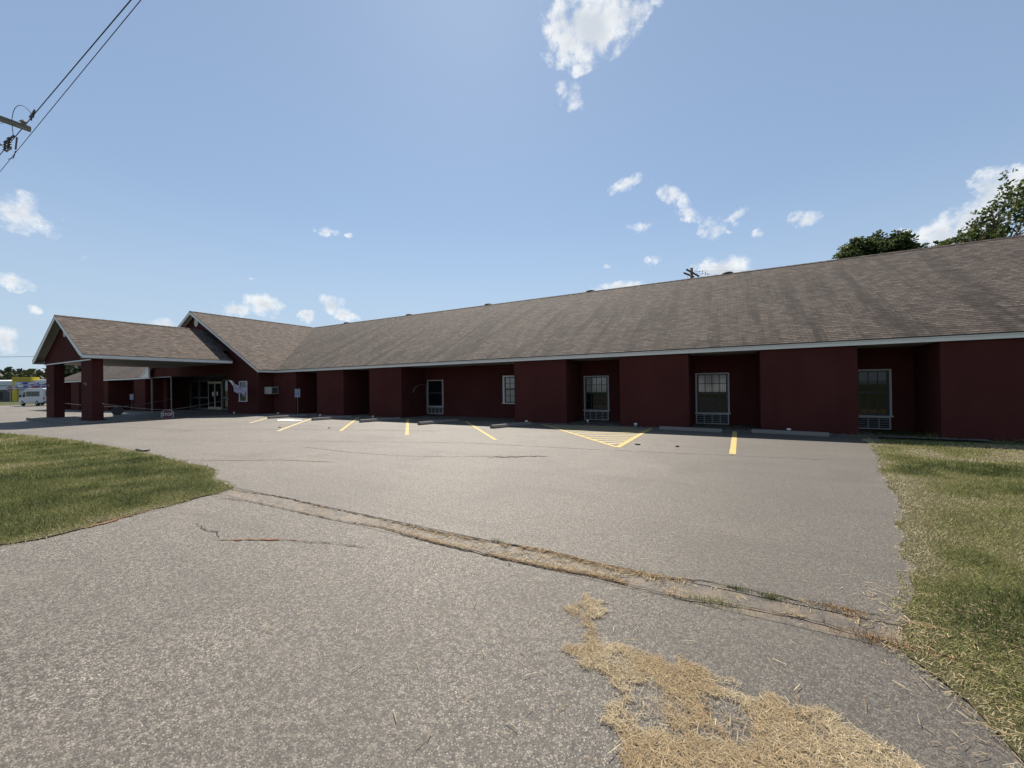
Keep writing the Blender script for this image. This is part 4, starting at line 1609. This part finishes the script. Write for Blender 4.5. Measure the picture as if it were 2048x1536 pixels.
# ================================================================ grass, straw, foliage (meshes of many small blades)
def in_poly(px, py, poly):
    inside = np.zeros(px.shape, bool)
    j = len(poly) - 1
    for i in range(len(poly)):
        xi, yi = poly[i]
        xj, yj = poly[j]
        c = ((yi > py) != (yj > py)) & (px < (xj - xi) * (py - yi) / (yj - yi + 1e-12) + xi)
        inside ^= c
        j = i
    return inside


def vnoise(x, y, s, seed):
    """smooth value noise"""
    rs = np.random.RandomState(seed)
    g = rs.rand(256, 256)
    u, v = x * s + 1000, y * s + 1000
    iu, iv = np.floor(u).astype(int), np.floor(v).astype(int)
    fu, fv = u - iu, v - iv
    fu, fv = fu * fu * (3 - 2 * fu), fv * fv * (3 - 2 * fv)
    a, b_ = g[iu % 256, iv % 256], g[(iu + 1) % 256, iv % 256]
    c, d = g[iu % 256, (iv + 1) % 256], g[(iu + 1) % 256, (iv + 1) % 256]
    return (a * (1 - fu) + b_ * fu) * (1 - fv) + (c * (1 - fu) + d * fu) * fv


def tri_mesh(name, V, nper, colors, mt, kind=None, quads=False):
    """V: (n*nper,3) with nper verts per face; colors (n,3)"""
    nf = len(V) // nper
    me = bpy.data.meshes.new(name)
    me.vertices.add(len(V))
    me.vertices.foreach_set('co', V.astype(np.float32).ravel())
    me.loops.add(nf * nper)
    me.loops.foreach_set('vertex_index', np.arange(nf * nper, dtype=np.int32))
    me.polygons.add(nf)
    me.polygons.foreach_set('loop_start', np.arange(0, nf * nper, nper, dtype=np.int32))
    me.polygons.foreach_set('loop_total', np.full(nf, nper, dtype=np.int32))
    me.update(calc_edges=True)
    ca = me.attributes.new('tint', 'FLOAT_COLOR', 'POINT')
    cc_ = np.ones((len(V), 4), np.float32)
    cc_[:, :3] = np.repeat(colors, nper, axis=0)
    ca.data.foreach_set('color', cc_.ravel())
    me.materials.append(mt)
    o = bpy.data.objects.new(name, me)
    col.objects.link(o)
    if kind: o['kind'] = kind
    return o


def gzv(x):
    t = np.clip((-x - 22.0) / 42.0, 0, 1)
    return -0.45 * t * t * (3 - 2 * t)


def blades(rs, x, y, h, lean, w, az=None, z0=0.0):
    n_ = len(x)
    a = rs.rand(n_) * 2 * np.pi if az is None else az
    base = np.stack([x, y, gzv(x) + z0], 1)
    side = np.stack([-np.sin(a + 1.2 * (rs.rand(n_) - .5)), np.cos(a), np.zeros(n_)], 1) * (w / 2)[:, None]
    dirn = np.stack([np.cos(a) * np.sin(lean), np.sin(a) * np.sin(lean), np.cos(lean)], 1)
    V = np.empty((n_, 3, 3))
    V[:, 0] = base - side
    V[:, 1] = base + side
    V[:, 2] = base + dirn * h[:, None]
    return V.reshape(-1, 3)


def palette(rs, t, stops):
    """t in 0..1 -> colour between stops"""
    xs = [s[0] for s in stops]
    out = np.stack([np.interp(t, xs, [s[1][k] for s in stops]) for k in range(3)], 1)
    return out * 0.59 * (0.62 + 0.7 * rs.rand(len(t)))[:, None]


GREEN = [(0.0, (.100, .135, .036)), (.3, (.235, .265, .075)), (.55, (.37, .38, .13)), (.8, (.62, .54, .28)), (1.0, (.82, .71, .46))]
L_POLY = [(-60, 4.6), (-40, 4.1), (-30, 3.4), (-23.2, 3.64), (-21.3, 3.98), (-17.64, 4.19), (-13.02, 4.12), (-10.41, 3.95), (-8.59, 3.85), (-8.14, 3.68), (-7.69, 3.39), (-7.1, 3.33), (-6.67, 3.25), (-6.55, 3.01), (-6.53, 2.76), (-6.4, 2.31), (-6.37, 1.88), (-6.2, 1.35), (-6.32, 0.99), (-6.6, -1.0), (-7.2, -4), (-9, -7), (-60, -7)]
R_POLY = [(2.95, 13.3), (2.85, 12.62), (2.8, 11.9), (2.52, 10.25), (2.24, 9.08), (2.04, 7.98), (1.83, 6.71), (1.65, 5.97), (1.47, 5.37), (1.32, 4.75), (1.18, 4.16), (1.1, 3.78), (0.94, 3.48), (0.97, 3.35), (0.85, 3.12), (0.80, 2.97), (0.87, 2.82), (0.94, 2.64), (0.96, 2.49), (0.98, 2.32), (1.0, 2.1), (1.1, 1.6), (1.4, .8), (2.0, -1), (3.0, -4), (40, -6), (40, 13.3)]
sheet('lawn', L_POLY, 0.005, M['soil'], ragged=.05, seed=4, sub=.12)
sheet('lawn', R_POLY, 0.005, M['soil'], ragged=.05, seed=5, sub=.12)


def edge_dist(x, y, poly, nmax=None):
    d = np.full(x.shape, 9.0)
    for (a, c) in zip(poly[:-1], poly[1:]):
        ax, ay = a
        bx, by = c[0] - ax, c[1] - ay
        t = np.clip(((x - ax) * bx + (y - ay) * by) / (bx * bx + by * by), 0, 1)
        d = np.minimum(d, np.hypot(x - ax - t * bx, y - ay - t * by))
    return d


def lawn(name, poly, zones, seed, label, bias=0.0):
    rs = np.random.RandomState(seed)
    Vs, Cs = [], []
    for (x0, x1, y0, y1, dens, hs_, ws_) in zones:
        n_ = int((x1 - x0) * (y1 - y0) * dens)
        x = x0 + rs.rand(n_) * (x1 - x0)
        y = y0 + rs.rand(n_) * (y1 - y0)
        ed = edge_dist(x, y, poly)
        ins = in_poly(x, y, poly)
        # ragged fringe: some blades creep over the edge
        keep = ins | ((ed < .07) & (rs.rand(n_) < .5) & (vnoise(x, y, 6, 3) > .35))
        clump = vnoise(x, y, 9, seed) * .6 + vnoise(x, y, 26, seed + 1) * .4
        keep &= rs.rand(n_) < (.45 + .8 * clump)
        x, y, ed = x[keep], y[keep], ed[keep]
        n_ = len(x)
        patch = vnoise(x, y, .55, seed + 2) * .55 + vnoise(x, y, 2.3, seed + 3) * .45
        dry = np.clip((patch - .46) * (1.2 if bias < .01 else 1.7) + .36 + bias + .35 * np.clip(1 - ed / .28, 0, 1) + (rs.rand(n_) - .5) * .42, 0, 1)
        dry = np.where(rs.rand(n_) < .07, .8 + .2 * rs.rand(n_), dry)
        lush = np.clip(1.15 - dry, .4, 1.1)
        h = hs_ * .85 * (.45 + rs.rand(n_)) * lush
        long_ = rs.rand(n_) < .035
        h = np.where(long_, h * 2.1, h)
        lean = np.radians(18 + 62 * rs.rand(n_) ** .8)
        w = ws_ * (.7 + .7 * rs.rand(n_))
        Vs.append(blades(rs, x, y, h, lean, w, z0=.003))
        Cs.append(palette(rs, dry, GREEN))
    V, C = np.concatenate(Vs), np.concatenate(Cs)
    o = tri_mesh(name, V, 3, C, M['strand'], 'stuff')
    tag(o, label, 'grass')
    return o


lawn('grass', L_POLY, [(-10.5, -5.9, -1.0, 4.4, 7500, .066, .0060), (-16, -10.5, -1.0, 4.5, 3600, .072, .009), (-26, -16, -1, 4.5, 1500, .10, .018), (-60, -26, -1, 5, 300, .12, .035)], 11,
     'short green grass of the lawn left of the driveway', .0001)
lawn('grass', R_POLY, [(.6, 3.2, 1.2, 5.0, 11000, .062, .0046), (1.0, 5.5, 5.0, 9.0, 6500, .065, .0060), (1.8, 7.5, 9.0, 13.3, 3400, .08, .010), (3.2, 6.0, 1.2, 5.0, 2500, .08, .010), (5.5, 12, 5, 9, 700, .09, .014), (7.5, 16, 9, 13.3, 500, .1, .02), (.6, 4, -1.5, 1.2, 2500, .08, .008)], 12,
     'patchy green and tan grass of the lawn on the right', .13)

# straw: dry clippings lying on the asphalt
S_POLY = [(-0.93, 2.76), (-0.80, 2.68), (-0.70, 2.57), (-0.82, 2.48), (-0.65, 2.29), (-0.52, 2.29), (-0.39, 2.3), (-0.33, 2.26), (-0.28, 2.34), (-0.12, 2.33), (-0.09, 2.23), (0.14, 2.24), (0.37, 2.27), (0.53, 2.21), (0.62, 2.08), (0.66, 1.9), (0.5, 1.3), (-0.18, 1.3), (-0.35, 1.55), (-0.43, 1.63), (-0.44, 1.72), (-0.54, 1.75), (-0.54, 1.8), (-0.46, 1.89), (-0.56, 1.96), (-0.63, 2.02), (-0.83, 2.07), (-0.82, 2.17), (-0.74, 2.23), (-0.84, 2.44), (-0.97, 2.51)]
S_HOLES = [[(-0.47, 2.03), (-0.36, 2.14), (-0.27, 2.06), (-0.28, 1.9), (-0.2, 1.88), (-0.25, 1.78), (-0.38, 1.85), (-0.46, 1.91)], [(-0.15, 2.12), (-0.07, 2.13), (0.03, 2.1), (0.07, 1.98), (-0.01, 1.92), (-0.11, 2.0)], [(-.62, 2.2), (-.52, 2.2), (-.5, 2.13), (-.58, 2.12)], [(-.12, 1.72), (-.02, 1.74), (.03, 1.62), (-.06, 1.58)]]
STRAW = [(0.0, (.30, .18, .09)), (.35, (.52, .37, .20)), (.7, (.64, .49, .28)), (1.0, (.82, .69, .46))]


def lying(rs, x, y, L, w, zmax, z0=.0):
    n_ = len(x)
    a = rs.rand(n_) * 2 * np.pi
    c, s = np.cos(a), np.sin(a)
    tilt = (rs.rand(n_) - .5) * .5
    z = gzv(x) + z0 + rs.rand(n_) * zmax
    V = np.empty((n_, 4, 3))
    dx, dy = c * L / 2, s * L / 2
    ox, oy = -s * w / 2, c * w / 2
    dz = np.abs(np.sin(tilt)) * L / 2
    V[:, 0] = np.stack([x - dx - ox, y - dy - oy, z], 1)
    V[:, 1] = np.stack([x - dx + ox, y - dy + oy, z + w * .4], 1)
    V[:, 2] = np.stack([x + dx + ox, y + dy + oy, z + dz + w * .4], 1)
    V[:, 3] = np.stack([x + dx - ox, y + dy - oy, z + dz], 1)
    return V.reshape(-1, 3)


rs = np.random.RandomState(21)
n_ = 100000
x = -1.15 + rs.rand(n_) * 2.0
y = 1.25 + rs.rand(n_) * 1.65
jx, jy = (vnoise(x, y, 14, 31) - .5) * .10 + rs.randn(n_) * .012, (vnoise(x, y, 14, 32) - .5) * .10 + rs.randn(n_) * .012
ins = in_poly(x + jx, y + jy, S_POLY)
hole = np.zeros(n_, bool)
for hp in S_HOLES:
    hole |= in_poly(x + jx, y + jy, hp)
dn = vnoise(x, y, 9, 33) * .6 + vnoise(x, y, 24, 34) * .4
keep = ins & (~hole | (rs.rand(n_) < .12)) & (rs.rand(n_) < np.clip((dn - .13) * 4, .12, 1))
x, y = x[keep], y[keep]
tn = np.clip(.68 + (vnoise(x, y, 5, 35) - .5) * .45 + (rs.rand(len(x)) - .5) * .6, 0, 1)
V1 = lying(rs, x, y, .018 + .045 * rs.rand(len(x)) ** 1.5, .0009 + .0010 * rs.rand(len(x)), .006)
C1 = palette(rs, tn, STRAW)
o = tri_mesh('dry_straw', V1, 4, C1, M['straw'], 'stuff')
tag(o, 'drift of dry tan grass clippings lying on the driveway asphalt', 'straw')

# clippings caught in the seam strip and scattered about
rs = np.random.RandomState(22)
n_ = 60000
x = -7 + rs.rand(n_) * 8.1
yt = np.interp(x, [p[0] for p in top_seam], [p[1] for p in top_seam])
yl = np.interp(x, [p[0] for p in low_seam], [p[1] for p in low_seam])
v_ = rs.rand(n_)
edge = rs.rand(n_) < .5
side = rs.rand(n_) < .5
y = np.where(edge, np.where(side, yt - .01 - .05 * rs.rand(n_) ** 2, yl + .05 * rs.rand(n_) ** 2), yl + (yt - yl) * v_)
dn = vnoise(x, y, 2.0, 41) * .6 + vnoise(x, y, 9, 42) * .4
grow = np.interp(x, [-7, -3.5, -2.3, -.8, -.1, 1], [.05, .08, .28, .50, .22, .32])
keep = rs.rand(n_) < np.clip((dn - .38) * 3.5, 0, 1) * grow * np.where(edge, 1.0, .6)
x, y, edge = x[keep], y[keep], edge[keep]
k1 = len(x)
V2 = lying(rs, x, y, .02 + .045 * rs.rand(k1), .0018 + .0018 * rs.rand(k1), .02, z0=-.008)
tn = np.clip(np.where(edge, .30, .62) + (rs.rand(k1) - .5) * .6, 0, 1)
C2 = palette(rs, tn, STRAW)
# loose strands along the lawn edge and here and there
n3 = 5200
x3 = np.concatenate([1.35 + rs.randn(2600) * .28, -3 + rs.rand(2600) * 5.5])
y3 = np.concatenate([1.6 + rs.rand(2600) * 2.3, 1.2 + rs.rand(2600) * 3.4])
keep = np.ones(n3, bool)
keep[2600:] = rs.rand(2600) < .22
keep[:2600] = x3[:2600] > .68
x3, y3 = x3[keep], y3[keep]
V3 = lying(rs, x3, y3, .025 + .06 * rs.rand(len(x3)), .0018 + .0012 * rs.rand(len(x3)), .006, z0=.002)
C3 = palette(rs, np.clip(.6 + (rs.rand(len(x3)) - .5) * .8, 0, 1), STRAW)
o = tri_mesh('dry_straw', np.concatenate([V2, V3]), 4, np.concatenate([C2, C3]), M['straw'], 'stuff')
tag(o, 'dry grass and dirt caught along the seam between driveway and lot', 'straw')

# tufts of weed growing in the seam and along the shaded wall foot
tufts = [(.02, 3.31, .05, 90, .2, 'green', 'in the seam, left of the pair near the middle'), (.22, 3.28, .05, 120, .15, 'green', 'in the seam, right of the pair near the middle'), (-.62, 3.27, .03, 40, .7, 'small dry', 'in the seam left of the green tufts'), (-2.0, 3.27, .05, 70, .35, 'dark green', 'in the seam near the straw'), (.62, 3.30, .08, 160, .72, 'reddish dry', 'along the upper seam edge'), (-.15, 3.04, .10, 200, .55, 'olive', 'along the lower seam edge'), (.70, 3.02, .12, 220, .68, 'tan', 'where the lower seam meets the lawn'), (4.35, 14.0, .10, 60, .5, 'tall thin', 'against the dark recess on the right'), (5.6, 13.75, .12, 60, .45, 'pale', 'at the foot of the rightmost wall'), (3.1, 14.2, .08, 50, .45, 'low', 'below the rightmost window'), (2.95, 13.5, .14, 140, .4, 'low green', 'at the corner of the lot and lawn by the wall')]
rs = np.random.RandomState(51)
for (tx, ty, tr, cnt, dry, kind_, w) in tufts:
    x = tx + rs.randn(cnt) * tr * (1.0 if ty > 5 else 1.0)
    y = ty + rs.randn(cnt) * tr * (.35 if ty < 5 else .6)
    hh = (.25 if kind_ == 'tall thin' else .09 if ty > 5 else .045) * (.4 + rs.rand(cnt))
    V = blades(rs, x, y, hh, np.radians(10 + 60 * rs.rand(cnt)), np.full(cnt, .007 if ty > 5 else .004), z0=0.0)
    t_ = np.clip(dry + (rs.rand(cnt) - .5) * .4, 0, 1)
    c_ = palette(rs, t_, GREEN if kind_ not in ('reddish dry', 'tan') else [(0, (.16, .06, .02)), (.5, (.34, .17, .07)), (1, (.62, .46, .24))])
    V -= np.tile([tx, ty, 0], (len(V), 1))
    o = tri_mesh('weed_tuft', V, 3, c_, M['strand'])
    o.location = (tx, ty, 0)
    tag(o, kind_ + ' weed tuft growing ' + w, 'weed', 'weed tufts in the seam and along the wall')


# shaded leaf litter along the wall foot
rs = np.random.RandomState(61)
n_ = 5000
x = -14 + rs.rand(n_) * 22
y = 13.95 + np.abs(rs.randn(n_)) * .9
pn = np.zeros(n_, bool)
for (a, c) in panels: pn |= (x > a) & (x < c)
keep = (y < 16.0) & ~(pn & (y > 14.38)) & (vnoise(x, y, 1.3, 62) > .35)
x, y = x[keep], y[keep]
V = lying(rs, x, y, .03 + .05 * rs.rand(len(x)), .012 + .02 * rs.rand(len(x)), .015, z0=.014)
o = tri_mesh('leaf_litter', V, 4, palette(rs, rs.rand(len(x)), [(0, (.10, .07, .04)), (1, (.34, .28, .2))]), M['straw'], 'stuff')
tag(o, 'dead leaves and grit gathered along the shaded foot of the wall', 'leaf litter')

# a pale slab of rubbish at the left lawn edge, small debris on the lot
b = MB()
b.prism([(-.28, -.05, 0), (.25, -.08, 0), (.30, .05, 0), (-.22, .07, 0)], (0, .02, .035))
o = b.build('concrete_chunk', M['concrete'], bevel=.008)
o.location = (-12.9, 4.22, .01)
tag(o, 'flat pale concrete chunk lying at the far edge of the left lawn', 'debris')
deb = [(-2.05, 10.05, 'inside the tip of the yellow hatching'), (-1.15, 10.1, 'right of the yellow hatching tip'), (-15.3, 9.1, 'left of the second yellow line'), (-13.2, 9.7, 'between the second and third yellow lines'), (-1.65, 2.9, 'in the seam strip'), (-.12, 2.02, 'on the straw drift')]
for k, (x, y, w) in enumerate(deb):
    rr = random.Random(70 + k)
    b = MB()
    s = .065 if y > 5 else .012
    pts = [(math.cos(a) * s * rr.uniform(.5, 1.2), math.sin(a) * s * .6 * rr.uniform(.5, 1.2), 0) for a in [q * math.pi / 4 for q in range(8)]]
    b.prism(pts, (s * .2, 0, s * .35))
    o = b.build('dirt_clod', M['crack'])
    o.location = (x, y, .004)
    tag(o, 'small dark clod or dead leaf lying ' + w, 'debris', 'small dark debris on the pavement')


# ---------------------------------------------------------------- trees
def leaf_cards(rs, P, size, up_bias=.3):
    n_ = len(P)
    a = rs.randn(n_, 3)
    a[:, 2] += up_bias
    a /= np.linalg.norm(a, axis=1)[:, None]
    r_ = rs.randn(n_, 3)
    s = np.cross(a, r_)
    s /= np.linalg.norm(s, axis=1)[:, None]
    t = np.cross(a, s)
    L = (size * (.6 + .8 * rs.rand(n_)))[:, None] if hasattr(size, '__len__') else (size * (.6 + .8 * rs.rand(n_)))[:, None]
    W = L * .55
    V = np.empty((n_, 4, 3))
    V[:, 0] = P - t * L * .5
    V[:, 1] = P + s * W * .5
    V[:, 2] = P + t * L * .5
    V[:, 3] = P - s * W * .5
    return V.reshape(-1, 3)


LEAF = [(0, (.045, .075, .023)), (.5, (.11, .15, .045)), (1, (.28, .31, .10))]


def tree(name, loc, trunk_h, crown, seed, leaf, per, label, group=None, twig=True, spread=.45, limbs=9, cat='tree', fill=0):
    """crown: list of (dx,dy,dz,rx,ry,rz) lobes relative to loc; foliage grows in clumps at twig ends"""
    rs = np.random.RandomState(seed)
    rr = random.Random(seed)
    e = empty(name, loc)
    tag(e, label, cat, group)
    wood = MB()
    top = Vector((0, 0, trunk_h))
    r0 = max(.12, trunk_h * .035)
    wood.tube([(0, 0, -.2), (.05, 0, trunk_h * .5), tuple(top)], [r0 * 1.2, r0, r0 * .75], 10)
    cl, base = [], []
    for (dx, dy, dz, rx, ry, rz) in crown:
        c = Vector((dx, dy, dz))
        wood.tube([tuple(top * .8), tuple(top.lerp(c, .5) + Vector((0, 0, .2))), tuple(c)], [r0 * .7, r0 * .4, r0 * .2], 7)
        for k in range(limbs):
            v = Vector((rr.gauss(0, 1), rr.gauss(0, 1), rr.gauss(.25, 1))).normalized()
            rad = rr.uniform(.55, 1.05)
            p = c + Vector((v.x * rx, v.y * ry, v.z * rz)) * rad
            if twig:
                mid = c.lerp(p, .5) + Vector((0, 0, .12))
                wood.tube([tuple(c), tuple(mid), tuple(p)], [r0 * .22, r0 * .12, r0 * .04], 5)
            cl.append((p, min(rx, ry, rz) * spread * rr.uniform(.6, 1.2)))
            for q in range(2):
                pp = p + Vector((rr.gauss(0, 1), rr.gauss(0, 1), rr.gauss(0, 1))).normalized() * min(rx, rz) * .45
                cl.append((pp, min(rx, ry, rz) * spread * rr.uniform(.35, .8)))
        for k in range(fill):
            v = Vector((rr.gauss(0, 1), rr.gauss(0, 1), rr.gauss(0, 1))).normalized() * rr.random() ** .4
            cl.append((c + Vector((v.x * rx, v.y * ry, v.z * rz)), min(rx, ry, rz) * .45))
    wood.build('trunk', M['wood'], e)
    Ps, Ts = [], []
    for (p, r_) in cl:
        k = int(per * (r_ ** 1.4))
        q = rs.randn(k, 3)
        q /= np.linalg.norm(q, axis=1)[:, None]
        q *= (rs.rand(k, 1) ** .45) * r_
        q[:, 2] *= .75
        Ps.append(q + np.array(p))
        Ts.append(np.clip(rr.uniform(.2, .7) + (rs.rand(k) - .5) * .5, 0, 1))
    P, T = np.concatenate(Ps), np.concatenate(Ts)
    V = leaf_cards(rs, P, leaf)
    o = tri_mesh('crown', V, 4, palette(rs, T, LEAF), M['leaf'])
    o.parent = e
    return e


TG = 'trees behind the long roof'
tree('broadleaf_tree', (7.9, 34, 0), 5.2, [(.2, 0, 9.6, 1.35, 1.6, 1.35), (.75, -.5, 9.65, 1.2, 1.2, 1.0), (-.9, -.2, 9.15, 1.1, 1.6, 1.0), (1.3, .2, 9.45, 1.1, 1.6, 1.1), (-1.5, 0, 8.6, 1.0, 1.5, 1.0), (.2, -.3, 8.9, 2.0, 1.9, 1.1), (0, 0, 7.2, 2.2, 2.2, 1.4)], 5, .19, 420, 'dense rounded dark green tree rising behind the roof ridge, left of the taller one', TG, spread=.45, limbs=12, fill=16)
tree('broadleaf_tree', (14.7, 33.4, 0), 6.0, [(0, 0, 11.0, 1.9, 2.0, 1.9), (-1.3, 0, 10.2, 1.5, 1.6, 1.3), (-2.2, 0, 9.5, 1.2, 1.5, .9), (1.1, 0, 11.9, 1.2, 1.5, 1.1), (1.6, .4, 10.3, 2.0, 2.0, 2.0), (-.8, 0, 9.3, 1.8, 2.0, 1.2)], 8, .23, 72, 'tall loose leafy tree at the right edge above the roof', TG, spread=.36, limbs=15)
tree('broadleaf_tree', (12.6, 37.5, .2), 5.0, [(0, 0, 10.0, 1.3, 1.4, .7), (-1.3, 0, 9.9, 1.2, 1.3, .7), (1.4, 0, 10.2, 1.3, 1.3, .7)], 12, .20, 200, 'low leafy treetops just clearing the roof between the two trees', TG, spread=.4, limbs=10, fill=3)

# wooded hill beyond the shop: a far wood that reads as one mass
rs = np.random.RandomState(90)
Ps, Ts, Ss = [], [], []
for row, (dist, hz) in enumerate(((160, 4.2), (185, 6.0), (215, 7.6), (250, 9.4))):
    for k in range(104):
        ang = math.radians(28.9 + 58 - k * .67 + rs.rand() * .6)
        d_ = dist + rs.rand() * 22
        cx, cy = -math.sin(ang) * d_, math.cos(ang) * d_
        r_ = 3.6 + rs.rand() * 2.2
        h_ = hz + .6 + (rs.rand() - .5) * 2.0 + (3.2 if ang < math.radians(77.6) else 0)
        m_ = 130
        q = rs.randn(m_, 3)
        q /= np.linalg.norm(q, axis=1)[:, None]
        q *= (rs.rand(m_, 1) ** .35) * r_
        q[:, 2] = q[:, 2] * .8 + h_ - r_ * .6
        q[:, 0] += cx
        q[:, 1] += cy
        Ps.append(q)
        Ts.append(np.clip(.15 + rs.rand() * .5 + (rs.rand(m_) - .5) * .4, 0, 1))
P, T = np.concatenate(Ps), np.concatenate(Ts)
o = tri_mesh('far_wood', leaf_cards(rs, P, 2.0), 4, palette(rs, T, [(0, (.022, .036, .016)), (1, (.085, .095, .040))]), M['leaf'], 'stuff')
tag(o, 'dark wooded hill beyond the shop on the left horizon', 'wood')
b = MB()
for (rad, z1) in ((270, 8.2), (168, 1.5)):
    prev = None
    for k in range(68):
        ang = math.radians(28.9 + 60 - k * 1.1)
        p = (-math.sin(ang) * rad, math.cos(ang) * rad)
        z = z1 + 1.2 * math.sin(k * .7) + .8 * math.sin(k * 1.9)
        q = (-math.sin(ang) * (rad + 60), math.cos(ang) * (rad + 60))
        if prev:
            b.poly([(prev[0][0], prev[0][1], -1), (p[0], p[1], -1), (p[0], p[1], z), (prev[0][0], prev[0][1], prev[2])])
            b.poly([(prev[0][0], prev[0][1], prev[2]), (p[0], p[1], z), (q[0], q[1], z + 2), (prev[1][0], prev[1][1], prev[2] + 2)])
        prev = (p, q, z)
o = b.build('hill', mat('hill_undergrowth', (.03, .042, .02), 1.0))
o['kind'] = 'structure'
